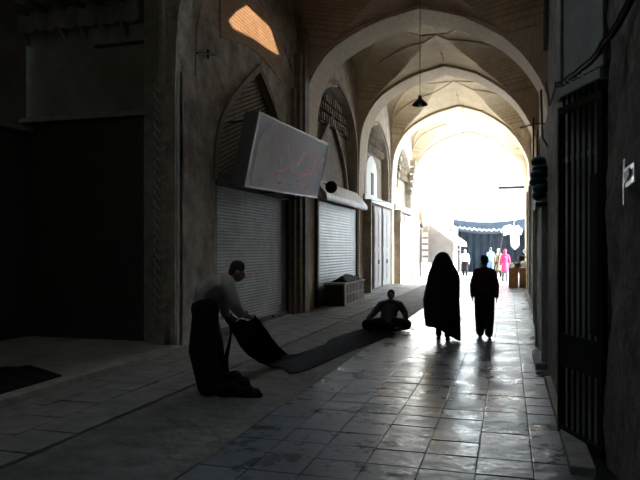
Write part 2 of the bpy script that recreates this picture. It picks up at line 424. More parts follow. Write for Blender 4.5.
vault(9.5, 15.9, 8.0, 'vault of the nearest bay with a small roof opening', cut=CUT, e0=7.58, e1=7.62)
vault(16.95, 22.35, 8.15, 'folded brick vault between the first and second full arches', e0=7.70, e1=7.98)
vault(23.45, 29.05, 8.4, 'folded brick vault between the second and third arches', hl=6.95, e0=8.06, e1=8.03)
vault(30.15, 35.95, 8.4, 'folded brick vault of the last bay, nearest the court', hl=6.95, e0=8.11, e1=8.10)
vault(3.0, 9.1, 8.0, 'dark vault over the viewpoint', n=60, cut=FILL_LAN[0])
vault(-6.2, 2.5, 8.0, 'dark vault behind the viewpoint', n=40)
# roof slab around the opening (a lantern curb)
mb = MB(); cx, cy = sum(hx)/len(hx), sum(hy)/len(hy)
out = []
for (x, y) in hole:
    dx, dy = x-cx, y-cy; s = 1e9
    X0, X1, Y0, Y1 = CUT[0]-.3, CUT[1]+.3, CUT[2]-.3, CUT[3]+.3
    if dx > 1e-6: s = min(s, (X1-cx)/dx)
    if dx < -1e-6: s = min(s, (X0-cx)/dx)
    if dy > 1e-6: s = min(s, (Y1-cy)/dy)
    if dy < -1e-6: s = min(s, (Y0-cy)/dy)
    out.append((cx+dx*s, cy+dy*s))
n = len(hole)
corners = [(X0, Y0), (X0, Y1), (X1, Y0), (X1, Y1)]
for k in range(n):
    j = (k+1) % n
    mb.quad((*hole[k], ZH), (*hole[j], ZH), (*out[j], ZH), (*out[k], ZH))
    a, b = out[k], out[j]
    for c in corners:
        if (abs(a[0]-c[0]) < 1e-4 and abs(b[1]-c[1]) < 1e-4) or (abs(b[0]-c[0]) < 1e-4 and abs(a[1]-c[1]) < 1e-4):
            if abs(a[0]-b[0]) > 1e-4 and abs(a[1]-b[1]) > 1e-4: mb.poly([(*a, ZH), (*b, ZH), (*c, ZH)])
ob = struct(mb.build('ceiling', M['vault']), 'flat curb around the small roof opening', 'roof opening')
mp_ = bpy.data.materials.new('sun_dimming_amber'); mp_.use_nodes = True; nt_ = mp_.node_tree  # added pane, out of view, tints and dims the sun patch
tb_ = nt_.nodes.new('ShaderNodeBsdfTransparent'); tb_.inputs[0].default_value = (.10, .08, .065, 1)
nt_.links.new(tb_.outputs[0], nt_.nodes['Material Output'].inputs['Surface'])
mb = MB(); mb.quad((X0, Y0, ZH+.03), (X1, Y0, ZH+.03), (X1, Y1, ZH+.03), (X0, Y1, ZH+.03))
struct(mb.build('dimming_pane_1', mp_), 'added unseen amber pane that dims the sun through the roof opening', 'light filter')
mb = MB()
for (a, b, c, d) in ((X0, X0+.06, Y0, Y1), (X1-.06, X1, Y0, Y1), (X0, X1, Y0, Y0+.06), (X0, X1, Y1-.06, Y1)): mb.box(a, b, c, d, 6.9, ZH+.0)
# side walls of the lantern sit above the vault shell
mbv = MB()
for (a, b, c, d) in ((X0, X0+.06, Y0, Y1), (X1-.06, X1, Y0, Y1), (X0, X1, Y0, Y0+.06), (X0, X1, Y1-.06, Y1)): mbv.box(a, b, c, d, 7.75, ZH)
struct(mbv.build('ceiling', M['vault']), 'low curb walls around the roof opening', 'roof opening')

# ------------------------------------------------------------------ walls with pointed niches
def wall_panel(name, m, X, y0, y1, ya, yb, zs, za, ztop, depth, dirx, back_m, label, open_=False, T=None):
    """wall in the plane X with a pointed opening ya..yb; recess goes to X+dirx*depth"""
    mb = MB(); yc, h = (ya+yb)/2, (yb-ya)/2; n = 20
    mb.quad((X, y0, 0), (X, ya, 0), (X, ya, ztop), (X, y0, ztop))
    mb.quad((X, yb, 0), (X, y1, 0), (X, y1, ztop), (X, yb, ztop))
    top = []
    for k in range(-n, n+1):
        q = math.sin(k/n*math.pi/2); top.append((yc + h*q, zs + (za-zs)*prof(q, T)))
    for a, b in zip(top, top[1:]):
        mb.quad((X, a[0], a[1]), (X, b[0], b[1]), (X, b[0], ztop), (X, a[0], ztop))
    XD = X + dirx*depth
    edge = [(ya, 0)] + top + [(yb, 0)]
    for a, b in zip(edge, edge[1:]): mb.quad((X, a[0], a[1]), (X, b[0], b[1]), (XD, b[0], b[1]), (XD, a[0], a[1]))
    o = struct(mb.build(name, m), label, 'wall')
    if not open_:
        mb = MB(); mb.box(min(XD, XD+dirx*.15), max(XD, XD+dirx*.15), ya-.1, yb+.1, 0, za+.1)
        struct(mb.build(name, back_m), 'back of the niche in the ' + label, 'wall')
    return top
# left side
wall_panel('wall_left', M['wall'], -5.15, 9.4, 16.0, 10.72, 14.95, 2.9, 5.42, 9.0, .12, -1, M['diagbrick'], 'weathered left wall with pointed shop niche, behind the slanted sign', T=PN)
wall_panel('wall_left', M['pier'], -5.15, 16.2, 22.5, 17.2, 21.95, 4.2, 6.75, 9.0, .30, -1, M['wallbrick'], 'left wall of the second bay with tall pointed niche')
wall_panel('wall_left', M['pier'], -5.15, 22.8, 29.1, 23.6, 28.5, 4.2, 6.75, 9.0, .30, -1, M['wallbrick'], 'left wall of the third bay with tall pointed niche')
wall_panel('wall_left', M['pier'], -5.15, 29.5, 36.2, 30.3, 35.4, 4.2, 6.75, 9.0, .30, -1, M['wallbrick'], 'left wall of the last bay, struck by sun')
# orange brick spandrel high in the first lunette, where the sun falls
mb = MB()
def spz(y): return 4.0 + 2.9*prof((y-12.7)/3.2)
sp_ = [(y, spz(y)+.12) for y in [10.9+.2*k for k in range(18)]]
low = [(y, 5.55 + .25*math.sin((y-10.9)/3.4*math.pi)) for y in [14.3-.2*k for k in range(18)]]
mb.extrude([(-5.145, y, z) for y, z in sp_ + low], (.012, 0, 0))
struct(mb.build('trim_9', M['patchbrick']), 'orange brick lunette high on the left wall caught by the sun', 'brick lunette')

def arch_band(name, X, ya, yb, zs, za, w, th, m, label, z0=0.0, T=None):
    mb = MB(); yc, h = (ya+yb)/2, (yb-ya)/2; n = 18
    inn = [(ya, z0)]; out = [(ya-w, z0)]
    for k in range(-n, n+1):
        q = math.sin(k/n*math.pi/2)
        inn.append((yc+h*q, zs+(za-zs)*prof(q, T))); out.append((yc+(h+w)*q, zs+(za+w*1.2-zs)*prof(q, T)))
    inn.append((yb, z0)); out.append((yb+w, z0))
    for a, b, c, d in zip(inn, inn[1:], out[1:], out):
        mb.extrude([(X, a[0], a[1]), (X, b[0], b[1]), (X, c[0], c[1]), (X, d[0], d[1])], (th, 0, 0))
    return struct(mb.build(name, m), label, 'arch moulding')
arch_band('trim_10', -5.15, 10.72, 14.95, 2.9, 5.42, .14, .05, M['jamb'], 'raised moulding round the first pointed niche', z0=2.9, T=PN)
arch_band('trim_11', -5.15, 10.0, 15.4, 4.6, 6.86, .08, .02, M['wall'], 'thin moulding of the first bay wall arch', z0=4.6)
arch_band('trim_12', -5.15, 16.75, 22.0, 4.2, 6.78, .10, .06, M['jamb'], 'thin moulding of the second bay wall arch', z0=3.6)
arch_band('trim_13', -5.15, 23.3, 28.7, 4.2, 6.78, .10, .06, M['jamb'], 'thin moulding of the third bay wall arch', z0=3.6)
arch_band('trim_14', -5.45, 17.6, 21.6, 3.2, 5.7, .12, .12, M['jamb'], 'inner pointed arch inside the second bay niche', z0=3.2, T=PN)
# pier pilasters
mb = MB()
for (a, b, d) in ((14.97, 15.12, .10), (15.2, 15.4, .17), (15.46, 15.8, .22)): mb.box(-5.15, -5.15+d, a, b, 0, 5.6 if a < 15.1 else 6.5 if a < 15.4 else 7.2)
struct(mb.build('trim_15', M['jamb'], bevel=.01), 'grooved pilasters beside the first pier', 'pilaster')
mb = MB(); mb.box(-5.2, -4.80, 22.98, 23.15, 0, 3.45); mb.box(-5.2, -4.80, 29.68, 29.85, 0, 3.45); struct(mb.build('trim_16', M['pier']), 'narrow stone jambs beside the far piers', 'pilaster')
# brick lattice in niche heads: rows of small projecting brick ends
def lattice(Xb, ya, yb, zs, za, zlow, label):
    mb = MB(); yc, h = (ya+yb)/2, (yb-ya)/2; row = 0; z = zlow
    while z < za-.1:
        y = ya + (row % 2)*.13
        while y < yb:
            q = (y-yc)/h
            lim = zs + (za-zs)*prof(q) - .05
            if abs(q) < .97 and z+.28 < lim:
                mb.extrude([(Xb, y-.05, z), (Xb, y+.05, z), (Xb, y+.05, z+.20), (Xb, y, z+.27), (Xb, y-.05, z+.20)], (.14, 0, 0))
            y += .26
        z += .31; row += 1
    o = struct(mb.build('trim_17', M['wallbrick']), label, 'brick lattice')
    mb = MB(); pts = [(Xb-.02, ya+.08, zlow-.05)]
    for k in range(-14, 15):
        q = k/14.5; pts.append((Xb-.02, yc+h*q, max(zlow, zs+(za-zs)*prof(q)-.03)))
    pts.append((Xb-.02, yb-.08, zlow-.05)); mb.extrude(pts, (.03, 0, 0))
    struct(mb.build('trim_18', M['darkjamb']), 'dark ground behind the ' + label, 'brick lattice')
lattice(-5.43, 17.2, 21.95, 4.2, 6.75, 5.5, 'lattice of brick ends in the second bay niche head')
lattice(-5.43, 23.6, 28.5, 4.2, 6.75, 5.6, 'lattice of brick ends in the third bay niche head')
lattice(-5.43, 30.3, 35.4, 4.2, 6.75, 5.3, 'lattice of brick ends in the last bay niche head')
# stepped stalactite brackets on the last bay niche sides
mb = MB()
for side in (30.5, 35.2):
    for k in range(5):
        zz = 4.6 + k*.4; q = .17+.02*k
        mb.extrude([(-5.15, side-q, zz), (-5.15, side+q, zz), (-5.15, side+q+.06, zz+.2), (-5.15, side, zz+.3), (-5.15, side-q-.06, zz+.2)], (.10+.05*k, 0, 0))
struct(mb.build('trim_19', M['wallbrick']), 'stepped brick brackets on the last bay wall', 'brick bracket')

# cornice between shops and upper niches
mb = MB(); mb.box(-5.3, -5.02, 22.98, 29.0, 3.42, 3.66); mb.box(-5.3, -5.02, 29.7, 35.9, 3.5, 3.75)
struct(mb.build('trim_20', M['awning'], bevel=.01), 'pale ledge above the far doors on the left', 'cornice')
mb = MB(); mb.box(-5.28, -5.12, 10.72, 14.95, 2.82, 3.05); struct(mb.build('trim_21', M['darkjamb']), 'dark beam above the large grey shutter', 'beam')

# right side
mb = MB()
for (x, a, b, zt) in ((.53, 8.9, 11.6, 3.5), (.62, 11.9, 18.5, 3.3), (.80, 18.8, 27.3, 3.3)):
    mb.box(x, 1.6, a, b, 0, zt)
mb.box(1.05, 1.6, -6, 29.2, 3.0, 9.0); mb.box(1.0, 1.6, 8.95, 29.1, 0, 3.4)
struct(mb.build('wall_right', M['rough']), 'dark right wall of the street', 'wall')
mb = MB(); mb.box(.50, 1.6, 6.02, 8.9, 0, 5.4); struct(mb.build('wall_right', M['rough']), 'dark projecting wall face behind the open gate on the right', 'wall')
mb = MB(); mb.box(.98, 1.6, 29.0, 29.75, 0, 9); mb.box(.98, 1.6, 35.9, 36.9, 0, 9)
struct(mb.build('wall_right', M['pier']), 'piers of the open bay on the right', 'wall')
wall_panel('wall_right', M['pier'], .98, 29.6, 36.0, 30.0, 35.7, 5.4, 6.85, 9.0, .5, 1, M['pier'], 'open side arch in the right wall of the last bay', open_=True)
mb = MB(); mb.box(.98, 1.2, -6, 29.6, 5.2, 9); struct(mb.build('wall_right', M['pier']), 'upper right wall under the vaults', 'wall')
mb = MB(); mb.box(.72, 1.7, 1.0, 5.26, 0, 7.2)
mb = MB()
def pil(u, v):
    y = 5.26 - v*6.0; zz = u*7.3
    return (.73 + pnoise(Vector((y*3, zz*1.3, 0)))*.05 + pnoise(Vector((y*9, zz*6, 2)))*.018, y, zz)
mb.grid(pil, 160, 90)
mb.quad((.73, 5.26, 0), (1.9, 5.26, 0), (1.9, 5.26, 7.3), (.73, 5.26, 7.3))
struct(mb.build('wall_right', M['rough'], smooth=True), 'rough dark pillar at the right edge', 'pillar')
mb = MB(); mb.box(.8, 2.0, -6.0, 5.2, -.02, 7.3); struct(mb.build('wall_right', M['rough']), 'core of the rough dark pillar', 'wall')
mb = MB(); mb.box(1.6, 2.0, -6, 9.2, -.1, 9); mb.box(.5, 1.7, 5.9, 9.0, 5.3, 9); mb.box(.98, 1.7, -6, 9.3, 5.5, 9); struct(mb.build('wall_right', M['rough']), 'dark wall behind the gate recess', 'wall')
mb = MB(); mb.box(-8.6, 2, -6.3, -6.0, 0, 9); struct(mb.build('wall_back', M['recess']), 'closed wall behind the viewpoint', 'wall')

# ------------------------------------------------------------------ dark portal recess, left
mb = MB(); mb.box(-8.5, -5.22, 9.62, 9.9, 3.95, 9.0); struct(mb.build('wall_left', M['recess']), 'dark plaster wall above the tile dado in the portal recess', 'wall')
mb = MB(); mb.box(-8.5, -5.3, 9.55, 9.9, 0, 3.9); mb.box(-8.6, -8.25, -6, 9.6, 0, 3.72)
struct(mb.build('wall_left', M['girih']), 'dark patterned tile dado of the portal recess', 'tile dado')
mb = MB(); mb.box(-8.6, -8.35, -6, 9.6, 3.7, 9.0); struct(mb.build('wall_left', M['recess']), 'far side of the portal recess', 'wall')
mb = MB(); mb.box(-8.5, -5.75, 9.42, 9.62, 3.86, 3.95); mb.box(-8.36, -8.15, -6, 9.6, 3.70, 3.80)
struct(mb.build('trim_22', M['trimstone'], bevel=.01), 'stone string course over the dark tile dado', 'cornice')
mb = MB(); mb.box(-6.9, -5.75, 9.56, 9.64, 5.12, 5.16); struct(mb.build('trim_23', M['darkjamb']), 'dark line high in the portal recess', 'moulding')
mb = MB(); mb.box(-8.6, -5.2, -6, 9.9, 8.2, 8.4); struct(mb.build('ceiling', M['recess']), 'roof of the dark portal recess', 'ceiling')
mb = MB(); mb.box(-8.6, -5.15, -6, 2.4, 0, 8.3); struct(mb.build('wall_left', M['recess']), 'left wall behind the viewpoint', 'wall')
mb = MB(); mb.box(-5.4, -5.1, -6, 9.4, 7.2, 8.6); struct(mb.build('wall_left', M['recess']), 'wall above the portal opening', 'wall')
# muqarnas
mb = MB()
for tier in range(4):
    z0 = 5.35 + tier*.45; span = 1.25 + tier*.30; dep = .25 + tier*.30; nc = 3 + tier
    nc += 3; X_0 = -8.34; span += 1.19
    for k in range(nc):
        xa = X_0 + span*k/nc; xb = X_0 + span*(k+1)/nc; xm = (xa+xb)/2
        pts = [(xa, 9.62), (xa, 9.62-dep)]
        for q in range(7):
            t = q/6; pts.append((xa+.03+(xb-xa-.06)*t, 9.62-dep+.30*dep/.5*math.sin(math.pi*t)*.8+.0))
        pts += [(xb, 9.62-dep), (xb, 9.62)]
        mb.prism(pts, z0+.12, z0+.42)
        mb.extrude([(xa, 9.62, z0-.08), (xa, 9.62-dep*.9, z0+.12), (xa, 9.62, z0+.12)], (.05, 0, 0))
struct(mb.build('trim_24', M['recess']), 'tiers of stalactite cells in the portal corner', 'muqarnas')
# carved column with chevrons
mb = MB(); mb.tube([(-5.42, 9.42, 0), (-5.42, 9.42, 7.5)], .17, 20)
mb.box(-5.62, -5.24, 9.25, 9.6, 0, .35)
for z in [0.45+.16*k for k in range(24)]:
    for s in (-1, 1):
        prev = None
        for q in range(5):
            an = -math.pi/2 + s*q/4*1.2
            p = Vector((-5.42+.185*math.cos(an), 9.42+.185*math.sin(an), z+.02+.03*q*1.6))
            if prev is not None: mb.tube([prev, p], .028, 5)
            prev = p
struct(mb.build('trim_25', M['trimstone'], smooth=False), 'carved column with chevron bands at the recess corner', 'column')
mb = MB()
mb.box(-5.85, -5.62, 9.44, 9.62, 0, 7.6); mb.box(-5.26, -5.15, 9.3, 9.5, 0, 7.6)
struct(mb.build('trim_26', M['trimstone'], bevel=.015), 'plain vertical mouldings beside the carved column', 'moulding')

# ------------------------------------------------------------------ shop fronts, left
def shutter(name, X, y0, y1, z0, z1, pitch, m, label, group=None, bow=.0):
    t = thing(name, (X, (y0+y1)/2, z0), label, 'shutter', group)
    mb = MB(); n = int((z1-z0)/pitch)*6
    def fn(u, v):
        z = z0 + (z1-z0)*u
        return (X + .011*abs(math.sin(math.pi*(z-z0)/pitch)) + .012*pnoise(Vector((v*4, z*1.3, X))), y0 + (y1-y0)*v, z)
    mb.grid(fn, n, 24); mb.build('curtain', m, t, smooth=False)
    for y in (y0, y1):
        mb = MB(); mb.box(X-.02, X+.06, y-.04, y+.04, z0, z1+.02); mb.build('guide_rail', M['darkjamb'], t, bevel=.005)
    mb = MB(); mb.box(X-.01, X+.05, y0+.04, y1-.04, z0, z0+.10); bar_ = mb.build('bottom_bar', M['ironblack'], t, bevel=.005)
    for y in (y0+.25*(y1-y0), y0+.75*(y1-y0)):
        mb = MB(); mb.box(X+.04, X+.09, y-.07, y+.07, z0+.03, z0+.09); mb.build('lock', M['ironblack'], bar_)
    return t
shutter('rolling_shutter', -5.235, 10.80, 14.86, .02, 2.82, .062, M['shutter'], 'large dull grey ribbed rolling shutter behind the bending man')
shutter('rolling_shutter', -5.12, 17.05, 21.9, .02, 3.0, .085, M['shutter2'], 'shiny ribbed rolling shutter above the low slatted counter')
shutter('rolling_shutter', -5.24, 23.75, 24.9, .02, 3.35, .085, M['shutter2'], 'narrow ribbed shutter between pale grey door panels')
def metal_door(y0, y1, label, m='greydoor'):
    t = thing('shop_door', (-5.16, (y0+y1)/2, 0), label, 'door', 'tall metal shop doors on the left')
    mb = MB(); mb.box(-5.22, -5.14, y0, y1, .02, 3.4); mb.build('frame', M['jamb'], t, bevel=.01)
    k = 2
    for i in range(k):
        a = y0+.06+(y1-y0-.12)*i/k; b = y0+.06+(y1-y0-.12)*(i+1)/k - .03
        mb = MB(); mb.box(-5.15, -5.10, a, b, .08, 3.33)
        mb.box(-5.10, -5.085, a+.08, b-.08, .3, 1.5); mb.box(-5.10, -5.085, a+.08, b-.08, 1.7, 3.1)
        lf = mb.build('door_leaf', M[m], t, bevel=.008)
        mb = MB(); mb.tube([(-5.07, (b-.08 if i == 0 else a+.08), 1.0), (-5.07, (b-.08 if i == 0 else a+.08), 1.18)], .012, 8); mb.build('handle', M['ironblack'], lf)
    return t
metal_door(25.0, 26.6, 'pale grey double metal door right of the narrow shutter')
metal_door(26.8, 28.6, 'pale grey double metal door nearest the sunlit bay')
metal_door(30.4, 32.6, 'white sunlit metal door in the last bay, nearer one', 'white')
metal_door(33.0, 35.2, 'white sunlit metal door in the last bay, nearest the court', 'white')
# dark timber posts by the pier and stone post
mb = MB(); mb.box(-5.09, -5.03, 16.0, 16.12, 0, 3.0); tag(mb.build('timber_post', M['darkjamb'], org=(-5.06, 16.06, 0), bevel=.01), 'dark upright timber post against the first pier, nearer of two', 'post')
mb = MB(); mb.box(-5.09, -5.0, 16.8, 16.95, 0, 3.1); tag(mb.build('timber_post', M['darkjamb'], org=(-5.05, 16.87, 0), bevel=.01), 'dark timber post against the first pier, beside the shiny shutter', 'post')
# metal awning over shutter 2
t = thing('shop_awning', (-5.15, 19.4, 3.1), 'pale sloping metal awning above the shiny shutter', 'awning')
mb = MB(); mb.extrude([(-5.14, 16.9, 3.60), (-4.78, 16.9, 3.16), (-4.76, 16.9, 3.02), (-4.80, 16.9, 3.02), (-5.14, 16.9, 3.42)], (0, 5.3, 0)); mb.build('hood', M['awning'], t, bevel=.01)
mb = MB()
for k in range(30): mb = MB(); mb.tube([(-5.12, 17.0+k*.175, 3.06), (-4.83, 17.0+k*.175, 2.98)], .012, 6); mb.build('underside_slat', M['awning'], t)
mb = MB(); mb.tube([(-4.80, 16.95, 3.0), (-4.80, 22.1, 3.0)], .025, 8); mb.build('edge_pipe', M['steelgrey'], t)
# round dark lamp
t = thing('wall_lamp', (-4.72, 16.9, 3.35), 'round dark wall lamp at the corner of the pale awning', 'lamp')
mb = MB(); mb.ball((-4.60, 16.75, 3.30), (.17, .15, .17)); mb.build('housing', M['ironblack'], t, smooth=True)
mb = MB(); mb.tube([(-4.60, 16.8, 3.30), (-4.84, 16.9, 3.42)], .02, 8); mb.build('arm', M['ironblack'], t)
# white niche with slot window
t = thing('niche_window', (-5.40, 26.2, 3.8), 'white pointed panel with narrow dark window, above the grey doors', 'window')
mb = MB(); pts = []
for k in range(-10, 11): pts.append((-5.44, 25.9+1.05*math.sin(k/10*math.pi/2), 4.5+.95*prof(math.sin(k/10*math.pi/2))))
mb.extrude([(-5.44, 24.85, 3.7)] + pts + [(-5.44, 26.95, 3.7)], (.06, 0, 0)); mb.build('panel', M['white'], t)
mb = MB(); mb.box(-5.40, -5.36, 25.75, 26.2, 3.85, 4.75); mb.build('window_slot', M['darkjamb'], t)

# slatted counter box
t = thing('slatted_counter', (-4.6, 18.6, 0), 'low counter box with vertical slatted front below the shiny shutter', 'counter')
mb = MB(); mb.box(-5.01, -4.432, 17.50, 20.10, .0, .60); mb.build('body', M['boxdark'], t, bevel=.01)
mb = MB(); mb.box(-5.02, -4.40, 17.45, 20.15, .60, .655); mb.build('top', M['boxpink'], t, bevel=.01)
mb = MB(); mb.box(-4.46, -4.42, 17.50, 20.10, 0, .06); mb.box(-4.46, -4.42, 17.50, 20.10, .30, .35); mb.box(-4.46, -4.42, 17.50, 17.72, 0, .6)
for k in range(12): y = 17.86+k*.19; mb.box(-4.46, -4.42, y, y+.09, .04, .6)
mb.build('slatted_front', M['boxpink'], t)
mb = MB()
mb.grid(lambda u, v: (-4.95+.48*v, 18.0+2.0*u, .655+.16*math.sin(math.pi*v)**.6*(math.sin(math.pi*u)**.35)*(1+.5*pnoise(Vector((u*7, v*3, 1))))), 40, 12)
tag(mb.build('folded_cloth_pile', M['black'], org=(-4.7, 19.0, .655), smooth=True, solid=.01), 'dark folded cloth lying on top of the slatted counter', 'cloth')

# ------------------------------------------------------------------ the slanted sign
t = thing('shop_sign', (-4.7, 13.0, 2.8), 'long lilac shop sign box leaning out from the left wall', 'sign')
TL, BL, TR, BR = (-4.30, 10.74, 4.09), (-4.59, 10.74, 2.76), (-4.30, 15.35, 4.18), (-4.59, 15.35, 2.90)
dv = Vector((-.27, 0, .03))
mb = MB(); mb.extrude([BL, BR, TR, TL], tuple(dv)); mb.build('casing', M['signside'], t, bevel=.01)
bl, br, tr, tl = map(Vector, (BL, BR, TR, TL)); nrm = (br-bl).cross(tl-bl).normalized()
if nrm.x < 0: nrm = -nrm
def sp(u, v, o=.006): return bl + (br-bl)*u + (tl-bl)*v + nrm*o
mb = MB(); mb.extrude([sp(0, 0, .002), sp(1, 0, .002), sp(1, 1, .002), sp(0, 1, .002)], nrm*.006); face = mb.build('face_panel', M['signface'], t)
mb = MB()
for a, b in (((0, 0), (1, 0)), ((1, 0), (1, 1)), ((1, 1), (0, 1)), ((0, 1), (0, 0))): mb.tube([sp(*a, .01), sp(*b, .01)], .014, 6)
mb.build('edge_trim', M['signtrim'], t)
# printed standing figure (flat print)
mb = MB()
fig = [(.045, .03), (.052, .30), (.048, .50), (.050, .66), (.062, .72), (.098, .755), (.108, .775), (.106, .81), (.101, .86), (.106, .92), (.118, .955), (.134, .955), (.146, .92), (.150, .86), (.145, .81), (.143, .775), (.153, .755), (.182, .72), (.194, .66), (.198, .50), (.190, .30), (.184, .03)]
mb.extrude([sp(u, v, .010) for u, v in fig], nrm*.002); mb.build('printed_figure', M['figink'], t)
# calligraphy strokes in the manner of the faded lettering
def stroke(mb, pts, w):
    P = []
    for k in range(len(pts)-1):
        p0 = pts[max(k-1, 0)]; p1 = pts[k]; p2 = pts[k+1]; p3 = pts[min(k+2, len(pts)-1)]
        for q in range(6):
            s_ = q/6; P.append(tuple(.5*((2*p1[i]) + (-p0[i]+p2[i])*s_ + (2*p0[i]-5*p1[i]+4*p2[i]-p3[i])*s_*s_ + (-p0[i]+3*p1[i]-3*p2[i]+p3[i])*s_**3) for i in (0, 1)))
    P.append(pts[-1]); n = len(P)
    for k in range(n-1):
        def wid(i): return w*(.35+.65*math.sin(math.pi*min(.97, max(.03, i/(n-1)))))
        a, b = P[k], P[k+1]; d = Vector((b[0]-a[0], (b[1]-a[1])*.29)); d = d.normalized() if d.length > 0 else Vector((1, 0))
        nx, ny = -d.y, d.x/.29
        mb.quad(sp(a[0]-nx*wid(k), a[1]-ny*wid(k), .0125), sp(b[0]-nx*wid(k+1), b[1]-ny*wid(k+1), .0125), sp(b[0]+nx*wid(k+1), b[1]+ny*wid(k+1), .0125), sp(a[0]+nx*wid(k), a[1]+ny*wid(k), .0125))
mb = MB()
for pts in ([(.88, .66), (.86, .50), (.83, .40), (.79, .42)], [(.80, .62), (.79, .48), (.76, .38), (.72, .40), (.70, .50)], [(.72, .42), (.66, .34), (.58, .32), (.50, .36), (.46, .46), (.47, .52)],
            [(.50, .50), (.44, .40), (.38, .34), (.33, .38), (.32, .48), (.36, .52)], [(.62, .58), (.58, .50), (.56, .44)], [(.68, .72), (.64, .66), (.60, .62)], [(.40, .72), (.41, .60), (.42, .52)], [(.34, .30), (.31, .24), (.28, .26)]):
    mb = MB(); stroke(mb, pts, .0085); mb.build('letter', M['pinkink'], t)
for (u, v) in ((.60, .22), (.635, .22), (.78, .74), (.45, .62), (.36, .62)): mb = MB(); mb.extrude([sp(u-.008, v, .011), sp(u, v-.03, .011), sp(u+.008, v, .011), sp(u, v+.03, .011)], nrm*.002); mb.build('letter_dot', M['pinkink'], t)
mb = MB()
for pts in ([(.80, .20), (.77, .14), (.72, .16)], [(.70, .19), (.66, .13), (.60, .15)], [(.57, .18), (.52, .12), (.46, .15)], [(.43, .18), (.38, .13), (.34, .15)], [(.9, .86), (.9, .76)], [(.93, .84), (.93, .74)]): mb = MB(); stroke(mb, pts, .004); mb.build('small_letter', M['pinkink'], t)
for y in (11.3, 13.0, 14.8):
    for q_ in ([(-5.13, y, 4.05), (-4.55, y, 4.08)], [(-5.13, y, 2.85), (-4.84, y, 2.85)]): mb = MB(); mb.tube(q_, .02, 8); mb.build('bracket', M['ironblack'], t)

# ------------------------------------------------------------------ right side fittings
def plane_box(mb, a, b, th, z0, z1):
    a, b = Vector((a[0], a[1], 0)), Vector((b[0], b[1], 0)); d = (b-a).normalized(); nn = Vector((-d.y, d.x, 0))*th/2
    mb.prism([tuple((a+nn).xy), tuple((b+nn).xy), tuple((b-nn).xy), tuple((a-nn).xy)], z0, z1)
GA, GB = Vector((.435, 5.93)), Vector((.705, 5.27))
def gp(s): return GA + (GB-GA)*s
t = thing('iron_gate', (GA.x, GA.y, .05), 'tall dark barred iron gate standing ajar beside the rough pillar', 'gate')
mb = MB(); plane_box(mb, gp(0), gp(1), .04, .04, .10); plane_box(mb, gp(0), gp(1), .04, .62, .90); plane_box(mb, gp(0), gp(1), .04, 2.78, 2.84); plane_box(mb, gp(0), gp(.05), .05, .04, 2.84); plane_box(mb, gp(.95), gp(1), .05, .04, 2.84)
mb.build('frame', M['ironblack'], t)
for k in range(7):
    s_ = .10+.13*k; p = gp(s_)
    mb = MB(); mb.box(p.x-.011, p.x+.011, p.y-.011, p.y+.011, .08, 2.98); mb.lathe((p.x, p.y, 2.98), [(.02, 0), (.015, .05), (.001, .10)], 6); mb.build('bar', M['ironblack'], t)
mb = MB(); plane_box(mb, gp(.0)+Vector((0, .03)), gp(.93)+Vector((0, .03)), .02, 2.36, 2.41); mb.build('cross_bar', M['steelgrey'], t)
mb = MB(); plane_box(mb, gp(.78), gp(.93), .07, .95, 2.2); mb.build('lock_plate', M['ironblack'], t)
# boards behind and above the gate
mb = MB()
dg_ = (GB-GA).normalized(); ng_ = Vector((-dg_.y, dg_.x)); ng_ = ng_ if ng_.y > 0 else -ng_
for k in range(6):
    a = gp(.02+.165*k)+ng_*.10; b = gp(.02+.165*k+.158)+ng_*.10
    plane_box(mb, a, b, .02, .05, 2.95)
struct(mb.build('trim_27', M['board'], bevel=.006), 'grey upright boards behind the iron gate', 'boarding')
mb = MB(); plane_box(mb, gp(.12), gp(1.0), .03, 3.02, 3.95); plane_box(mb, gp(.12), gp(1.0), .03, 3.98, 5.6); plane_box(mb, gp(.0), gp(.1), .07, 2.9, 5.6); plane_box(mb, gp(.1), gp(1.0), .08, 2.92, 3.0)
struct(mb.build('trim_28', M['board'], bevel=.006), 'grey board panels above the iron gate', 'boarding')
# pipe and posts by the gate
mb = MB(); p0 = onY(563.5, 128, 6.4); mb.tube([(p0.x-.03, 6.0, .0), (p0.x-.03, 6.0, 2.78), (p0.x+.03, 6.03, 2.9)], .020, 10)
tag(mb.build('drain_pipe', M['steelgrey'], org=(p0.x-.03, 6.0, 0), smooth=True), 'thin grey vertical pipe at the edge of the iron gate', 'pipe')
# recessed door posts further along the right wall
def rdoor(y0, y1, X, zt, label, m='darkjamb'):
    t = thing('folding_door', (X, y0, 0), label, 'door', 'open shop doors on the right')
    mb = MB(); mb.box(X-.09, X, y0, y0+.10, 0, zt); mb.build('door_post', M['board'], t, bevel=.01)
    mb = MB(); mb.box(X-.05, X-.01, y0+.10, y1, .05, zt-.05); mb.box(X-.07, X-.05, y0+.3, y1-.2, .3, 1.2); mb.box(X-.07, X-.05, y0+.3, y1-.2, 1.4, zt-.4); mb.build('door_leaf', M[m], t, bevel=.006)
    mb = MB(); mb.box(X-.09, X, y1, y1+.10, 0, zt); mb.build('door_post', M['board'], t, bevel=.01)
rdoor(9.1, 11.2, .52, 2.3, 'dark wooden door leaf nearest the iron gate on the right')
rdoor(12.1, 14.6, .61, 2.45, 'dark wooden door leaf in the middle of the right wall')
rdoor(19.0, 22.2, .79, 2.9, 'dark door leaf farthest along the right wall')
mb = MB(); mb.box(.70, .82, 24, 24.5, 0, 3.9); mb.box(.70, .82, 26.6, 27.1, 0, 3.9)
struct(mb.build('trim_29', M['pier'], bevel=.01), 'pale brown pilasters at the end of the right wall', 'pilaster')
mb = MB(); mb.box(.35, .52, 9.0, 10.2, 0, .10); mb.box(.5, .62, 11.9, 13.0, 0, .1); struct(mb.build('trim_30', M['lane'], bevel=.02), 'low door steps along the right wall', 'step')
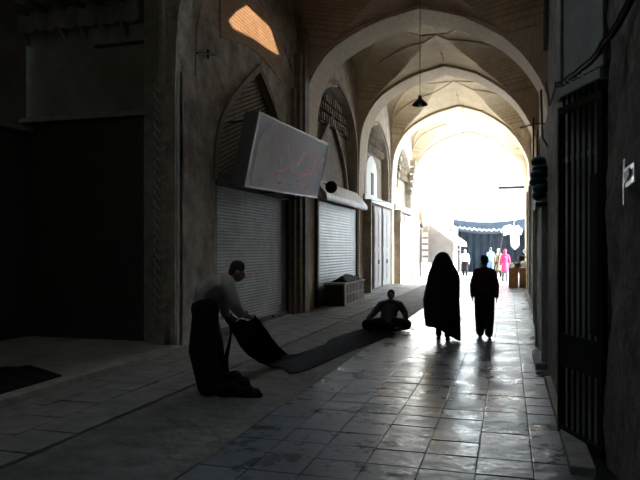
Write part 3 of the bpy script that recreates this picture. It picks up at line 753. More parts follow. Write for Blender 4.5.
# teal bundle hanging on the wall + board under it
c = onX(541, 178, .43)
t = thing('tarpaulin_bundle', (c.x, c.y, c.z-.45), 'dark teal bundle strapped in rounds, hung high on the right wall', 'bundle')
mb = MB()
for k in range(6): 
    zz = c.z-.24+k*.092; rr = .115+.03*math.sin((k+.5)/6*math.pi)
    mb.ball((c.x-.02+.02*math.sin(k*2), c.y+.03*math.cos(k*3), zz), (rr*.85, rr*1.5, .075), nu=18)
mb.build('bundle', M['teal'], t, smooth=True)
mb = MB(); mb.box(c.x-.08, c.x+.1, c.y-.2, c.y+.2, c.z-.40, c.z-.34); mb.build('shelf_board', M['ironblack'], t)
mb = MB(); mb.tube([(c.x+.1, c.y, c.z+.4), (c.x+.02, c.y, c.z+.55), (c.x+.0, c.y, c.z+1.2)], .015, 6); mb.build('strap', M['wire'], t)
# iron bracket
t = thing('iron_bracket', (.8, 15.0, 4.0), 'thin black iron bracket with two uprights high on the right wall', 'bracket')
a, b = onY(520, 128, 15.0), onY(534, 124, 15.0)
mb = MB(); mb.tube([a, b, (b.x+.25, 15.0, b.z)], .014, 6); mb.build('arm', M['ironblack'], t)
for u_ in (533.5, 537.5):
    p, q = onY(u_, 118 if u_ < 535 else 129, 15.0), onY(u_, 162, 15.0)
    mb = MB(); mb.tube([p, q], .022 if u_ < 535 else .012, 6); mb.build('upright', M['ironblack'], t)
# side banner
t = thing('hanging_banner', (.3, 37.4, 3.4), 'blank white hanging banner on a dark arm from the right wall', 'banner')
BY = 37.4; a, b = onY(498, 188, BY), onY(528, 216, BY)
mb = MB(); mb.box(a.x, 1.25, BY-.06, BY+.06, a.z-.05, a.z+.09); mb.box(1.13, 1.25, 36.88, BY+.06, a.z-.05, a.z+.09); mb.build('arm', M['ironblack'], t)
mb = MB(); mb.grid(lambda u, v: (a.x+.02+(b.x-a.x-.04)*u, BY+.02*math.sin(u*9+v*2), b.z+(a.z-b.z-.02)*v), 14, 10); mb.build('sheet', M['canopy'], t, smooth=True, solid=.006)
# pillar poster
t = thing('wall_poster', (.66, 5.2, 2.0), 'small tilted pale blue poster on the rough pillar', 'poster')
P = [onX(624, 169, .665), onX(634, 162, .645), onX(634, 181, .645), onX(625.5, 188, .665)]
mb = MB(); mb.extrude(P, (.008, 0, 0)); mb.build('sheet', M['paper'], t)
Q = [P[0].lerp(P[1], .2).lerp(P[3], .25), P[0].lerp(P[1], .75).lerp(P[2], .2), P[1].lerp(P[2], .7).lerp(P[0], .2), P[3].lerp(P[2], .25).lerp(P[0], .15)]
mb = MB(); mb.extrude([q + Vector((-.012, 0, 0)) for q in Q], (.004, 0, 0)); mb.build('printed_patch', M['figink'], t)
P = [onX(623, 160, .67), onX(625, 158, .67), onX(623.5, 205, .67), onX(622.5, 205, .67)]
mb = MB(); mb.extrude(P, (.02, 0, 0)); tag(mb.build('paper_strip', M['paper'], org=P[3]), 'thin pale upright strip on the pillar edge beside the poster', 'strip')
# cable bundle
mb = MB(); pth = []
A, B, C_ = onY(633, -4, 4.1), onY(592, 78, 5.1), onY(556, 86, 5.75)
for k in range(13):
    s_ = k/12; pth.append(A*(1-s_)**2 + B*2*s_*(1-s_) + C_*s_*s_)
for o_, r_ in (((0, 0, 0), .012), ((.02, .01, .02), .010), ((-.01, .0, .03), .009)):
    mb.tube([p + Vector(o_) + Vector((pnoise(p*3)*.03, 0, pnoise(p*4)*.03)) for p in pth], r_, 6)
mb.tube([pth[-1], pth[-1]+Vector((-.02, .5, -.05)), pth[-1]+Vector((0, 1.5, .4))], .010, 6)
tag(mb.build('cable_bundle', M['wire'], org=pth[6]), 'sagging black cable bundle above the iron gate', 'cable')
mb = MB()
for k in range(6): p = pth[7]*(1-k/6)+pth[12]*(k/6); mb.box(p.x-.012, p.x+.012, p.y-.02, p.y-.01, p.z-.03, p.z-.012)
tag(mb.build('cable_tag', M['whiteink'], org=pth[9]), 'small white ties on the black cable bundle', 'ties', kind='stuff')
t = thing('conduit', (.45, 8.8, 0), 'pale vertical conduit high on the dark right wall', 'pipe')
mb = MB(); mb.tube([(.47, 8.8, 4.2), (.47, 8.8, 6.6)], .03, 8); mb.build('tube', M['trimstone'], t, smooth=True)
mb = MB(); mb.box(.42, .51, 8.75, 8.85, 5.2, 5.26); mb.build('clip', M['ironblack'], t)

# ------------------------------------------------------------------ hanging lamp and wires
lp = onY(420, 104, 15.6)
t = thing('pendant_lamp', tuple(lp), 'dark cone pendant lamp on a long cable below the nearest full arch', 'lamp')
mb = MB(); mb.lathe(lp, [(.19, -.03), (.18, 0), (.12, .06), (.05, .12), (.04, .20), (.0, .22)], 22); shade_ = mb.build('lamp_shade', M['ironblack'], t, smooth=True, solid=.006)
mb = MB(); mb.ball(lp+Vector((0, 0, -.02)), (.05, .05, .07)); mb.build('bulb', M['glass'], shade_, smooth=True)
mb = MB(); mb.tube([lp+Vector((0, 0, .2)), (lp.x, lp.y, 7.75)], .008, 6); mb.build('cable', M['wire'], t)
p = onY(463, 106, 28.9); mb = MB(); mb.tube([p+Vector((0, 0, .2)), onY(463, 158, 28.9)], .008, 6); tag(mb.build('hanging_cable', M['wire'], org=p), 'bare thin cable hanging from the crown of the third arch', 'cable')
mb = MB(); a = onX(366, 200, -5.0); b = onX(396, 197, -5.0); mb.tube([a, a.lerp(b, .5)+Vector((.1, 0, -.15)), b], .012, 6); tag(mb.build('slack_cable', M['wire'], org=a), 'slack cable along the pale ledge over the far left doors', 'cable')
t = thing('iron_anchor', (-5.1, 10.4, 4.9), 'small iron tie anchor in the weathered left wall', 'anchor')
a = onX(197, 53, -5.12); b = onX(215, 55, -5.12); mb = MB(); mb.tube([a, b], .02, 6); mb.tube([a.lerp(b, .6)+Vector((0, 0, .08)), a.lerp(b, .6)-Vector((0, 0, .08))], .02, 6); mb.build('bar', M['ironblack'], t)

# ------------------------------------------------------------------ beyond the last arch
mb = MB(); mb.box(-5.6, -5.0, 36.9, 44, 0, 5.5); struct(mb.build('wall_left', M['white']), 'white sunlit facade of the court on the left', 'wall')
mb = MB(); mb.box(-6, -3.56, 43.8, 62, 0, 6.5); mb.box(1.2, 5, 43.8, 62, 0, 6.5); mb.box(-3.56, 1.2, 43.8, 62, 3.45, 6.5); mb.box(-3.56, 1.2, 61, 62, 0, 3.5)
struct(mb.build('wall_far', M['white']), 'pale walls round the dark mouth of the far bazaar passage', 'wall')
# dark drapery in the passage mouth with inscription
t = thing('draped_banner', (-1.2, 44.6, 0), 'dark blue drapery with white inscription hanging in the far passage mouth', 'drapery')
mb = MB(); mb.grid(lambda u, v: (-3.55+4.75*u, 46.5+.12*math.sin(u*60)*(1-.2*v), .03+3.47*v), 160, 4); mb.build('curtain', M['bluecloth'], t, smooth=True, solid=.01)
mb = MB(); mb.grid(lambda u, v: (-3.5+4.65*u, 43.6+.05*math.sin(u*25), 3.62-.75*v-.25*math.sin(math.pi*u)), 80, 6); mb.build('valance', M['bluecloth'], t, smooth=True, solid=.01)
mb = MB()
for k in range(44):
    x = -3.2+.085*k; zz = 3.12-.25*math.sin(math.pi*(x+3.5)/4.65)+.05*math.sin(k*1.7)
    mb.tube([(x, 43.52, zz+.08*random.random()), (x+.05, 43.52, zz-.05), (x+.09, 43.52, zz+.05*random.random())], .018, 4)
mb.build('inscription', M['whiteink'], t)
# white canvas canopy
mb = MB()
def can(u, v):
    x = -3.9+5.2*u; sag = .95*math.sin(math.pi*min(1, max(0, (u-.05)/.72)))
    zlow = 4.35 - sag + .35*max(0, u-.75)
    return (x, 42.2-1.6*v, zlow + (7.4-zlow)*v + .04*math.sin(u*20))
mb.grid(can, 40, 14)
for x_, z_ in ((-3.9, 4.3), (1.3, 4.4), (-3.9, 7.3), (1.3, 7.3)): p_ = Vector((x_, 42.2 if z_ < 5 else 40.6, z_)); mb.tube([p_, (x_+(-.3 if x_ < 0 else .3), 43.85, z_+.1 if z_ < 5 else 6.4)], .015, 5)
tag(mb.build('canvas_canopy', M['canopy'], org=(-1.3, 41.5, 3.5), smooth=True, solid=.01), 'large white sagging canvas hung across the bright court', 'canopy')
# left shop block with awning
t = thing('market_stall', (-3.6, 39, 0), 'grey stall block with white sloping awning on the left of the court', 'stall')
mb = MB(); mb.box(-4.98, -3.05, 37.8, 41.5, 0, 3.0); mb.build('block', M['greyblock'], t, bevel=.02)
mb = MB(); mb.extrude([(-4.2, 37.0, 3.25), (-2.55, 37.0, 2.05), (-2.5, 37.0, 1.78), (-2.62, 37.0, 1.78), (-4.2, 37.0, 2.95)], (0, 4.6, 0)); mb.build('awning', M['canopy'], t)
mb = MB(); mb.box(-3.0, -2.9, 37.6, 41.6, 1.55, 1.62); mb.tube([(-2.6, 37.1, 0), (-2.6, 37.1, 1.85)], .03, 6); mb.build('awning_frame', M['steelgrey'], t)
# things by the left facade
p = onY(421, 219, 36.95); 
t = thing('hanging_bag', (p.x, p.y, p.z-.45), 'orange and dark bag hanging by the white facade left of the stall', 'bag')
mb = MB(); mb.ball(p+Vector((0, 0, .12)), (.17, .14, .38)); mb.build('bag', M['red'], t, smooth=True)
mb = MB(); mb.ball(p+Vector((.02, 0, -.36)), (.13, .1, .16)); mb.build('bag_base', M['ironblack'], t, smooth=True)
mb = MB(); mb.tube([p+Vector((0, 0, .45)), p+Vector((-.25, 0, .8))], .012, 6); mb.build('strap', M['wire'], t)
mb = MB()
for k in range(5): mb.box(-4.75, -4.45, 37.05+.0*k, 37.35, .9+.36*k, 1.12+.36*k)
t = thing('goods_rack', (-4.6, 37.2, 0), 'narrow rack of boxed goods against the white court facade', 'rack')
mb.build('boxed_goods', M['boxpink'], t); mb = MB(); mb.box(-4.8, -4.3, 37.0, 37.5, 0, .85); mb.build('base', M['white'], t, bevel=.02)
for x in (-4.78, -4.42): mb = MB(); mb.box(x-.02, x+.02, 37.36, 37.40, .8, 2.9); mb.build('rack_post', M['jamb'], t)
# wooden crates on the right
for i, (x0, x1, lab) in enumerate(((.02, .42, 'orange brown wooden crate at the left of the pair on the right side'), (.45, .93, 'orange brown wooden crate at the right of the pair, against the wall'))):
    t = thing('wooden_crate', ((x0+x1)/2, 28.4, 0), lab, 'crate', 'wooden crates on the right')
    mb = MB(); mb.box(x0, x1, 28.0, 28.8, 0.0, .82); mb.build('box', M['crate'], t, bevel=.01)
    mb = MB()
    for x in (x0, x1-.04): mb.box(x, x+.04, 27.97, 28.0, 0, .84)
    for z in (0.02, .4, .78): mb.box(x0, x1, 27.97, 28.0, z, z+.05)
    mb.build('batten', M['crate'], t)
gl = [('small white sack on the wooden crates, leftmost', 'canopy', (.12, 28.4, .93), (.14, .2, .12)), ('grey sack on the wooden crates between the white ones', 'greyblock', (.38, 28.45, .95), (.13, .2, .14)),
      ('plump white sack on the crates against the wall', 'canopy', (.66, 28.4, .98), (.16, .22, .16)), ('dark sack sitting on top of the pile on the crates', 'bluecloth', (.55, 28.5, 1.22), (.15, .2, .13)),
      ('reddish bundle on the pile by the right wall', 'red', (.80, 28.5, 1.30), (.1, .16, .12)), ('topmost white bundle on the pile by the right wall', 'canopy', (.74, 28.6, 1.52), (.13, .16, .12))]
for lab, m, cc, rr in gl:
    mb = MB(); mb.ball(cc, rr, nu=16, nv=10)
    mb.v = [tuple(Vector(v) + Vector((pnoise(Vector(v)*9), pnoise(Vector(v)*9+Vector((5, 0, 0))), 0))*.03) for v in mb.v]
    tag(mb.build('sack', M[m], org=(cc[0], cc[1], cc[2]-rr[2]), smooth=True), lab, 'sack', 'goods piled on the crates')
# hanging t-shirt
t = thing('hanging_shirt', (.3, 31.0, 1.6), 'white T-shirt hanging spread out above the goods on the right', 'shirt')
tp = [(505, 232), (510, 226), (515, 225), (521, 227), (523, 236), (519, 237), (519, 250), (516, 254), (512, 250), (511, 237), (507, 238)]
tp = [(500, 231), (504, 226), (510, 224.5), (514, 226.5), (518, 225), (523, 230), (521, 235), (519, 233), (519, 246), (515, 250), (511, 246), (510, 234), (504, 236)]
mb = MB(); mb.extrude([onY(u, v, 31.0) for u, v in tp], (0, .05, 0)); mb.build('shirt', M['canopy'], t, bevel=.01)
mb = MB(); mb.tube([onY(514, 226, 31.02), onY(514, 222, 31.02), onY(519, 217, 31.02), (1.03, 31.02, 3.3)], .012, 6); mb.build('hanger', M['steelgrey'], t)
# small stall frame: slanting pole
mb = MB(); mb.tube([onY(503, 232, 30.2), onY(494.3, 285, 30.2)], .03, 8); tag(mb.build('slanting_pole', M['ironblack'], org=onY(494.3, 285, 30.2)), 'dark slanting pole beside the hanging white shirt', 'pole')

# ------------------------------------------------------------------ people
def evald(ob):
    dg = bpy.context.evaluated_depsgraph_get(); dg.update()
    me = bpy.data.meshes.new_from_object(ob.evaluated_get(dg)); ob.modifiers.clear(); old = ob.data; ob.data = me; bpy.data.meshes.remove(old)
    for p in me.polygons: p.use_smooth = True
def blob(name, m, parent, vox, chains, smooth=6, balls=(), extra=None):
    """chains: lists of (point, radius or (rx,ry,rz), rot)"""
    mb = MB()
    for ch in chains:
        for (a, b) in zip(ch, ch[1:]):
            pa, ra = Vector(a[0]), a[1]; pb, rb = Vector(b[0]), b[1]
            ra = Vector(ra if isinstance(ra, (tuple, list)) else (ra,)*3); rb = Vector(rb if isinstance(rb, (tuple, list)) else (rb,)*3)
            rot = a[2] if len(a) > 2 else None
            n = max(2, int((pb-pa).length/(min(min(ra), min(rb))*.35))+1)
            for k in range(n+1):
                s_ = k/n; mb.ball(pa.lerp(pb, s_), tuple(ra.lerp(rb, s_)), rot, 12, 8)
    for bl_ in balls: mb.ball(*bl_)
    if extra: extra(mb)
    ob = mb.build(name, m, parent)
    q = ob.modifiers.new('r', 'REMESH'); q.mode = 'VOXEL'; q.voxel_size = vox
    q = ob.modifiers.new('s', 'SMOOTH'); q.factor = .5; q.iterations = smooth
    evald(ob); return ob
def frame(fwd, up):
    up = Vector(up).normalized(); fwd = Vector(fwd); fwd = (fwd - up*fwd.dot(up)).normalized(); rt = fwd.cross(up).normalized()
    return Matrix((rt, fwd, up)).transposed()      # columns right, forward, up
def hand_chains(wr, d, side, palm_n, s, curl=.4):
    """wr wrist, d pointing direction, side = direction of thumb, palm_n = palm normal"""
    d = d.normalized(); side = (side - d*side.dot(d)).normalized(); pn = d.cross(side).normalized()
    if pn.dot(palm_n) < 0: pn = -pn
    rot = Matrix((side, d, pn)).transposed()
    ch = [[(wr, .026*s), (wr + d*.03*s, (.034*s, .03*s, .016*s), rot)], [(wr + d*.03*s, (.036*s, .03*s, .015*s), rot), (wr + d*.075*s, (.042*s, .03*s, .014*s), rot)]]
    for k, L in enumerate((.072, .080, .074, .058)):
        o = (1.2-k*.8)*.024*s; b0 = wr + d*.088*s + side*o
        p1 = b0 + d*L*.45*s + pn*curl*.014*s; p2 = p1 + (d*(1-curl*.5) + pn*curl*.9).normalized()*L*.32*s; p3 = p2 + (d*(1-curl) + pn*curl*1.4).normalized()*L*.25*s
        ch.append([(b0 - d*.02*s, .0095*s), (b0, .0095*s), (p1, .0085*s), (p2, .0078*s), (p3, .0068*s)])
    b0 = wr + d*.03*s + side*.026*s; p1 = b0 + (d*.6+side*.75)*.036*s; p2 = p1 + (d*.9+side*.3+pn*.3)*.03*s
    ch.append([(b0, .013*s), (p1, .0105*s), (p2, .0085*s)])
    return ch
def person(name, label, base, J, s, vox, shirt, trousers, shoes='ironblack', hair='hair', short=False, coat=None, hairlong=None, tl=1.0, fwd=None, headf=None, headup=(0, 0, 1), scarf=None, shirt_slack=.0, hands=True, loose=.0, cat='person', sleeves=True, group=None):
    t = thing(name, tuple(base), label, cat, group)
    J = {k: Vector(v) for k, v in J.items()}
    T = frame(fwd, J['neck']-J['pelvis']); Tm = T
    HF = frame(headf or fwd, headup)
    h = J['head']
    hs = s
    chains = []
    chains.append([(J['pelvis'], (.15*s, .10*s, .10*s), Tm), (J['waist'], (.13*s, .09*s, .09*s), Tm), (J['chest'], (.155*s, .105*s, .12*s), Tm)])
    chains.append([(J['shL'], .052*s), (J['chest'].lerp(J['neck'], .75), .065*s), (J['shR'], .052*s)])
    chains.append([(J['neck'], .056*s), (h + HF @ Vector((0, -.025, -.06))*hs, .05*s)])
    for q in 'LR':
        chains.append([(J['sh'+q], .050*s), (J['el'+q], .038*s), (J['wr'+q], .026*s)])
        chains.append([(J['hip'+q], .085*s), (J['kn'+q], .052*s), (J['an'+q], .036*s)])
        chains.append([(J['an'+q], .038*s), (J['to'+q], (.038*s, .045*s, .026*s), frame(J['to'+q]-J['an'+q]+Vector((1e-4, 0, 0)), (0, 0, 1)))])
        if hands and ('hd'+q) in J:
            d = J['hd'+q]-J['wr'+q]; sd_ = J.get('th'+q, Vector((0, 0, 1)))
            chains += hand_chains(J['wr'+q], d, sd_, J.get('pn'+q, Vector((0, 0, -1))), s)
    balls = [(h+HF@Vector((0, -.012, .025))*hs, (.076*hs, .095*hs, .088*hs), HF), (h+HF@Vector((0, .022, -.045))*hs, (.058*hs, .066*hs, .070*hs), HF),
             (h+HF@Vector((0, .055, -.088))*hs, (.034*hs, .028*hs, .026*hs), HF), (h+HF@Vector((0, .098, -.022))*hs, (.013*hs, .020*hs, .026*hs), HF),
             (h+HF@Vector((0, .088, .012))*hs, (.05*hs, .014*hs, .012*hs), HF), (h+HF@Vector((0, .088, -.064))*hs, (.026*hs, .012*hs, .010*hs), HF),
             (h+HF@Vector((.078, -.005, -.015))*hs, (.012*hs, .022*hs, .032*hs), HF), (h+HF@Vector((-.078, -.005, -.015))*hs, (.012*hs, .022*hs, .032*hs), HF)]
    blob('body', M['skin'], t, vox, chains, 4, balls)
    for sx in (-1, 1):
        mb = MB(); mb.ball(h+HF@Vector((.030*sx, .090, -.005))*hs, .010*hs); mb.build('eye', M['eye'], t, smooth=True)
    if hair:
        hb = [(h+HF@Vector((0, -.022, .040))*hs, (.085*hs, .098*hs, .088*hs), HF), (h+HF@Vector((0, -.055, -.02))*hs, (.072*hs, .055*hs, .075*hs), HF)]
        if hairlong: hb.append((h+HF@Vector((0, -.05, -.10))*hs, (.08*hs, .06*hs, .10*hs), HF))
        blob('hair', M[hair], t, vox*1.1, [], 3, hb)
    if scarf:
        sb = [(h+HF@Vector((0, -.018, .03))*hs, (.094*hs, .105*hs, .105*hs), HF), (h+HF@Vector((0, -.04, -.06))*hs, (.085*hs, .075*hs, .10*hs), HF), (J['neck']+Vector((0, 0, -.02)), (.13*s, .10*s, .07*s), HF)]
        blob('head_scarf', M[scarf], t, vox*1.1, [], 3, sb)
    e = .014+loose
    ch = [[(J['pelvis'].lerp(J['waist'], .15), (.155*s+e, .105*s+e, .09*s), Tm), (J['waist'], (.145*s+e+shirt_slack, .105*s+e+shirt_slack, .10*s), Tm), (J['chest'], (.16*s+e, .115*s+e, .12*s), Tm)],
          [(J['shL'], .058*s+e*.6), (J['chest'].lerp(J['neck'], .75), .072*s+e*.4), (J['shR'], .058*s+e*.6)], [(J['chest'].lerp(J['neck'], .8), .07*s), (J['neck'], .064*s)]]
    for q in 'LR':
        if short: ch.append([(J['sh'+q], .058*s+e*.6), (J['sh'+q].lerp(J['el'+q], .75), .056*s+e*.6)])
        else: ch.append([(J['sh'+q], .058*s+e*.6), (J['el'+q], .048*s+e*.7), (J['el'+q].lerp(J['wr'+q], .93), .036*s+e*.5)])
    if coat:
        dn = (J['pelvis']-J['chest']).normalized(); c0 = J['pelvis']
        ch.append([(c0, (.16*s+e, .12*s+e, .09*s), Tm), (c0+dn*coat*s, (.20*s+e, .16*s+e, .07*s), Tm)])
    blob('coat' if coat else 'shirt', M[shirt], t, vox*1.1, ch, 5)
    ch = [[(J['pelvis']+(J['pelvis']-J['waist'])*.1, (.158*s+e*.6, .115*s+e*.6, .09*s), Tm), (J['pelvis'].lerp(J['waist'], .35), (.148*s+e*.6, .105*s+e*.6, .06*s), Tm)]]
    for q in 'LR': ch.append([(J['hip'+q], .098*s*(1+(tl-1)*.25)+e), (J['kn'+q], .070*s*tl*1.05+e*1.3), (J['an'+q]+(J['kn'+q]-J['an'+q])*.06, .060*s*tl+e*1.0)])
    blob('trousers', M[trousers], t, vox*1.1, ch, 5)
    for q in 'LR':
        a, b = J['an'+q], J['to'+q]; fr = frame(b-a+Vector((1e-4, 0, 0)), (0, 0, 1))
        heel = a + fr@Vector((0, -.035, -.04))*s
        blob('shoe', M[shoes], t, vox*1.1, [[(heel, (.042*s, .05*s, .038*s), fr), (b+Vector((0, 0, .0)), (.048*s, .06*s, .034*s), fr)]], 2)
    return t, J
def standing(base, H, rz, stride=.12, arm=(.0, .0), lean=0.0, spread=.0):
    """rz: heading, 0 = facing +Y. returns joints"""
    s = H/1.72; b = Vector(base); Rz = Matrix.Rotation(rz, 3, 'Z')
    def L(x, y, z): return b + Rz @ Vector((x*s, y*s, z*s))
    J = dict(pelvis=L(0, 0, .93), waist=L(0, .005, 1.08), chest=L(0, .0, 1.27), neck=L(0, -.01, 1.455), head=L(0, .015, 1.61),
             shL=L(-.160, -.01, 1.375), shR=L(.160, -.01, 1.375), hipL=L(-.085, 0, .90), hipR=L(.085, 0, .90))
    for q, sx, st in (('L', -1, stride), ('R', 1, -stride)):
        J['an'+q] = L(sx*(.09+spread), st, .085 if st >= 0 else .10); J['kn'+q] = L(sx*.095, st*.5+.03, .49); J['to'+q] = L(sx*(.10+spread), st+.14, .035)
        a = arm[0] if q == 'L' else arm[1]
        J['el'+q] = L(sx*.235, -.03-a*.12, 1.11); J['wr'+q] = L(sx*.245, .03-a*.02+a*.15, .87); J['hd'+q] = L(sx*.245, .05+a*.15, .75)
        J['th'+q] = Rz @ Vector((0, 1, 0)); J['pn'+q] = Rz @ Vector((-sx, 0, 0))
    return J, s

# bending man: joints placed about the spot where he stands
tm = .0112
mb_ = fl(214, 396)
def P(u, v, d=0.0): return W3(u, v, tm + d/640.0)       # d metres farther away
J = dict(pelvis=P(204, 308), waist=P(206, 294), chest=P(217, 286), neck=P(230, 279.5), head=P(238, 271),
         shL=P(222, 285, .17), shR=P(229, 287, -.17), elL=P(225, 303, .20), wrL=P(226, 316, .12), hdL=P(234, 319, .10),
         elR=P(234, 303, -.20), wrR=P(241, 314, -.14), hdR=P(249, 317, -.12),
         hipL=P(204, 309, .09), hipR=P(206, 309, -.09), knL=P(210, 348, .14), knR=P(203, 350, -.08), anL=P(215, 383, .26), anR=P(209, 389, -.10), toL=P(224, 387, .28), toR=P(216, 395, -.10))
J['anL'].z = .09; J['anR'].z = .09; J['toL'].z = .035; J['toR'].z = .035
rt = Vector((CT, ST, 0)); fw = Vector((-ST, CT, 0))
J['thL'] = Vector((0, 0, 1)); J['thR'] = Vector((0, 0, 1)); J['pnL'] = -fw; J['pnR'] = fw
man, _ = person('person', 'person bending over in grey shirt and black trousers, lifting one end of the cloth runner', (mb_.x, mb_.y, 0), J, .93, .011, 'shirtgrey', 'black', fwd=(rt*.55 + Vector((0, 0, -1))*.85), headf=(rt + Vector((0, 0, -.65)) + fw*.2), headup=(rt*.5+Vector((0, 0, 1))), loose=.034, tl=1.45)

# seated man, cross-legged, facing the camera
ts = 1.62/(329-HY)
def P(u, v, d=0.0): return W3(u, v, ts + d/640.0)
J = dict(pelvis=P(388, 322), waist=P(388.5, 316), chest=P(390, 308.5), neck=P(390.5, 300.5), head=P(391, 295, -.04),
         shL=P(400, 304.5, .0), shR=P(381, 304.5, .0), elL=P(405, 313, -.04), wrL=P(406, 319, -.20), hdL=P(406, 324, -.25),
         elR=P(374, 313, -.04), wrR=P(368, 318.5, -.20), hdR=P(365, 322.5, -.25),
         hipL=P(393, 324, -.02), hipR=P(383, 324, -.02), knL=P(406, 324.5, -.30), knR=P(367, 324.5, -.30), anL=P(381, 328, -.36), anR=P(393, 328, -.42), toL=P(374, 328.5, -.42), toR=P(400, 328.8, -.46))
for k in ('anL', 'anR', 'toL', 'toR'): J[k].z = max(.05, min(J[k].z, .09))
for k in ('pelvis', 'hipL', 'hipR', 'knL', 'knR'): J[k].z = max(.12, J[k].z)
bs = J['pelvis'].copy(); bs.z = 0
J['thL'] = -rt; J['thR'] = rt; J['pnL'] = Vector((0, 0, -1)); J['pnR'] = Vector((0, 0, -1))
person('person', 'person in dark grey shirt sitting cross-legged at the far end of the cloth runner', bs, J, .92, .012, 'shirtdk', 'black', fwd=-fw, headf=-fw + Vector((0, 0, -.25)) - rt*.2, loose=.02)

# boy walking away
bb = fl(484.5, 338)
J, s = standing((bb.x, bb.y, 0), 1.50, .02, .10, (.2, -.2))
person('person', 'person walking away in a dark red long-sleeved shirt and black trousers, beside the veiled figure', (bb.x, bb.y, 0), J, s, .012, 'shirtred', 'black', fwd=(0, 1, 0), loose=.012)

# woman in chador, walking away
wbp = fl(443, 341)
J, s = standing((wbp.x, wbp.y, 0), 1.56, .05, .13, (.2, .2))
t = thing('person', (wbp.x, wbp.y, 0), 'person walking away under a full black chador, dark shoes at its hem', 'person')
HF = frame((0, 1, 0), (0, 0, 1)); h = J['head']; ch = []
ch.append([(J['pelvis'], (.15, .10, .10)), (J['waist'], (.12, .09, .09)), (J['chest'], (.15, .10, .11))]); ch.append([(J['shL'], .05), (J['neck']-Vector((0, 0, .05)), .06), (J['shR'], .05)]); ch.append([(J['neck'], .05), (h, .05)])
for q in 'LR':
    ch.append([(J['hip'+q], .08), (J['kn'+q], .05), (J['an'+q], .035)]); ch.append([(J['an'+q], .036), (J['to'+q], .028)])
    # arms folded in front holding the cloth
    e_ = J['sh'+q]*.5 + (J['sh'+q]+Vector((0, .12, -.52)))*.5; w_ = J['chest'] + Vector((0, .20, -.05 if q == 'L' else -.12))
    ch.append([(J['sh'+q], .045), (e_, .036), (w_, .025)]); ch += hand_chains(w_, Vector((.1 if q == 'L' else -.1, .02, .05)), Vector((0, 0, 1)), Vector((0, -1, 0)), .9)
balls = [(h+Vector((0, -.012, .02)), (.075, .092, .09)), (h+Vector((0, .03, -.05)), (.055, .06, .065)), (h+Vector((0, .095, -.02)), (.012, .018, .024)), (h+Vector((0, .085, -.062)), (.024, .01, .009)), (h+Vector((0, .05, -.088)), (.03, .025, .022))]
blob('body', M['skin'], t, .013, ch, 4, balls)
for sx in (-1, 1):
    mb = MB(); mb.ball(h+Vector((.03*sx, .086, .0)), .01); mb.build('eye', M['eye'], t)
blob('trousers', M['black'], t, .014, [[(J['hip'+q], .09), (J['kn'+q], .068), (J['an'+q]+Vector((0, 0, .03)), .055)] for q in 'LR'], 4)
for q in 'LR':
    a, b = J['an'+q], J['to'+q]
    blob('shoe', M['ironblack'], t, .012, [[(a+Vector((0, -.03, -.04)), (.04, .05, .036)), (b, (.045, .06, .032))]], 2)
tw = 1.62/(341-HY)
rows = [(252.3, 440.5, 444.5, .06), (253.5, 438.2, 447.2, .10), (256.5, 435.5, 449.5, .13), (261, 433.6, 451.5, .145), (265, 432.2, 453.5, .15), (270, 430.0, 456.6, .17), (276, 428.2, 459.2, .19), (283, 427.0, 459.6, .21), (291, 425.2, 459.4, .23), (300, 423.6, 459.0, .25),
        (309, 424.2, 459.4, .26), (318, 425.2, 459.8, .27), (325, 425.6, 460.0, .27), (332, 426.0, 460.2, .27)]
mb = MB(); N = 72; i0 = 0; mb.v.append(tuple(W3(442.5, 251.9, tw)))
for ri, (v, ul, ur, dp) in enumerate(rows):
    for q in range(N):
        an = 2*math.pi*q/N; ca, sa = math.cos(an), math.sin(an)
        cu, hw = (ul+ur)/2, (ur-ul)/2
        dd = dp*(abs(sa)**.85)*(1 if sa > 0 else -1)
        fold = 1 + (.045*math.sin(an*9+ri*.12) + .03*math.sin(an*17+1.3))*min(1, max(0, (ri-4)/7))
        if abs(ca) > .93: fold = 1 + (fold-1)*.3
        vv = v
        if ri == len(rows)-1: vv = 326 + 13.5*max(0, min(1, (ca+.55)/1.3))
        if ri == len(rows)-2: vv = 322 + 8*max(0, min(1, (ca+.5)/1.3))
        mb.v.append(tuple(W3(cu+hw*ca*fold, vv, tw) + fw*dd*fold))
for ri in range(len(rows)-1):
    for q in range(N):
        w = (q+1) % N; a = 1+ri*N; mb.f.append((a+q, a+w, a+N+w, a+N+q))
for q in range(N): mb.f.append((0, 1+(q+1) % N, 1+q))
mb.build('chador', M['blackpv'], t, smooth=True, solid=.008)

# people far off in the court
def far(u, v, H, rz, label, shirt, trousers, **k):
    p = fl(u, v); J, s = standing((p.x, p.y, 0), H, rz, k.pop('stride', .1), (.1, -.1))
    f = Matrix.Rotation(rz, 3, 'Z') @ Vector((0, 1, 0))
    person('person', label, (p.x, p.y, 0), J, s, .018, shirt, trousers, fwd=f, group='people in the far court', **k)
far(465, 277, 1.62, math.pi, 'person in a white shirt and dark trousers walking towards us through the bright court', 'shirtwhite', 'black')
far(490.5, 275.5, 1.72, 0.2, 'person in a blue shirt and jeans in the court, left of the pink coat', 'shirtblue', 'jeans')
far(498.5, 278, 1.62, .3, 'person in an olive coat and pale scarf close beside the pink coat', 'olive', 'black', coat=.45, scarf='shirtwhite', hair=None)
far(505, 281.5, 1.60, .1, 'person in a bright pink coat by the goods on the right', 'pink', 'greyblock', coat=.35, scarf='pink', hair=None)

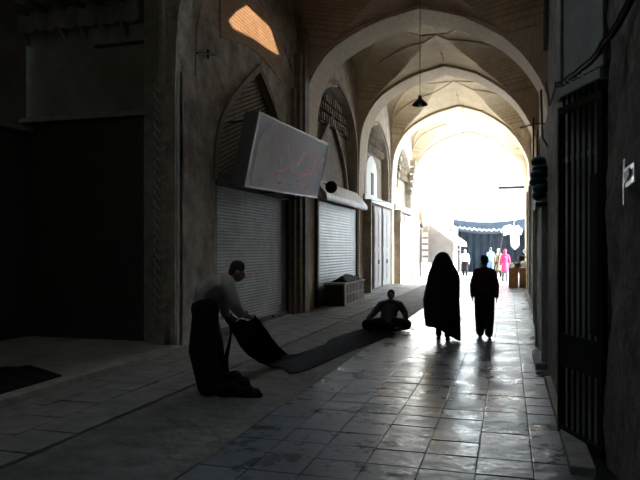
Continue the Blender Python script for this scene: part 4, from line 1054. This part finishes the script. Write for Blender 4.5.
# ------------------------------------------------------------------ the cloth runner and the bag
rowsC = [(W3(223, 316.5, .01115), W3(255, 316.5, .0119)), (W3(228, 326, .0114), W3(261, 323, .0123)), (W3(235, 338, .0120), W3(269, 333, .0130)), (W3(243, 350, .0127), W3(277, 343, .0138)),
         (W3(254, 359, .0134), W3(287, 353, .0146)), (fl(266, 365, .05), fl(297, 354, .06)), (fl(283, 368.5, .02), fl(312, 349, .02)), (fl(300, 372, .012), fl(325, 344, .012)),
         (fl(350, 352, .012), fl(357, 332, .012)), (fl(400, 333.5, .012), fl(385, 322.5, .012))]
rowsC[-1] = (Vector((-2.02, 12.0, .012)), Vector((-2.72, 13.2, .012)))
rowsC[-2] = (Vector((-2.32, 10.2, .012)), Vector((-3.02, 11.2, .012)))
mb = MB()
def cr(A, s):
    n = len(A)-1; x = s*n; k = min(int(x), n-1); f_ = x-k
    p0, p1, p2, p3 = A[max(k-1, 0)], A[k], A[k+1], A[min(k+2, n)]
    return .5*((2*p1)+(-p0+p2)*f_+(2*p0-5*p1+4*p2-p3)*f_*f_+(-p0+3*p1-3*p2+p3)*f_**3)
LA, RA = [r[0] for r in rowsC], [r[1] for r in rowsC]
def cloth(u, v):
    a, b = cr(LA, u), cr(RA, u); p = a.lerp(b, v)
    lift = max(0, 1-u/.5); p.z += -.05*math.sin(math.pi*v)*lift + .018*math.sin(v*14+u*9)*min(1, lift*2) + .004*math.sin(v*40+u*60)
    p.z = max(p.z, .008)
    return p
mb.grid(cloth, 120, 24)
tag(mb.build('cloth_runner', M['runner'], org=(-2.8, 9, 0), smooth=True, solid=.008), 'long dark blue cloth runner laid along the street, its near end lifted', 'cloth')
# slack fold between the hands
b0 = fl(238, 402)
t = thing('shoulder_bag', (b0.x, b0.y, 0), 'slumped black bag with a raised strap at the feet of the bending man', 'bag')
def bagx(mb):
    for (u, v, d, r) in ((226, 392, .0, .12), (232, 388, .02, .13), (240, 392, 0, .12), (247, 398, -.03, .10), (254, 403, -.05, .075), (229, 378, .04, .09), (235, 375, .05, .07), (243, 383, .03, .09), (223, 384, .05, .08), (259, 405, -.06, .045)):
        p = W3(u, v, .0110 + d/640); p.z = max(p.z, r*.55)
        mb.ball(p, (r, r*.9, r*.75))
ob = blob('bag', M['black'], t, .014, [], 3, extra=bagx)
for v in ob.data.vertices:
    w = v.co; n_ = pnoise(w*14)*.022 + pnoise(w*32)*.010; v.co = w + v.normal*n_
mb = MB(); mb.tube([W3(231, 334, .0112), W3(229, 345, .0112), W3(226, 358, .0111), W3(226, 372, .0111), W3(230, 380, .0111)], [.012, .020, .030, .036, .04], 8)
mb.tube([W3(231, 334, .0112), W3(230.5, 326, .0112), W3(229, 319, .0112)], [.014, .012, .012], 8)
mb.build('strap', M['black'], t, smooth=True)
# dark mat on the recess floor
mb = MB(); q = [fl(0, 394, .075), fl(62, 376, .075), fl(30, 366, .075), fl(-60, 372, .075)]
mb.grid(lambda u, v: tuple(q[0].lerp(q[1], u).lerp(q[3].lerp(q[2], u), v) + Vector((0, 0, .006*math.sin(u*20)))), 20, 10)
tag(mb.build('floor_mat', M['black'], org=q[0], smooth=True, solid=.02), 'dark mat lying on the raised floor of the portal recess', 'mat')
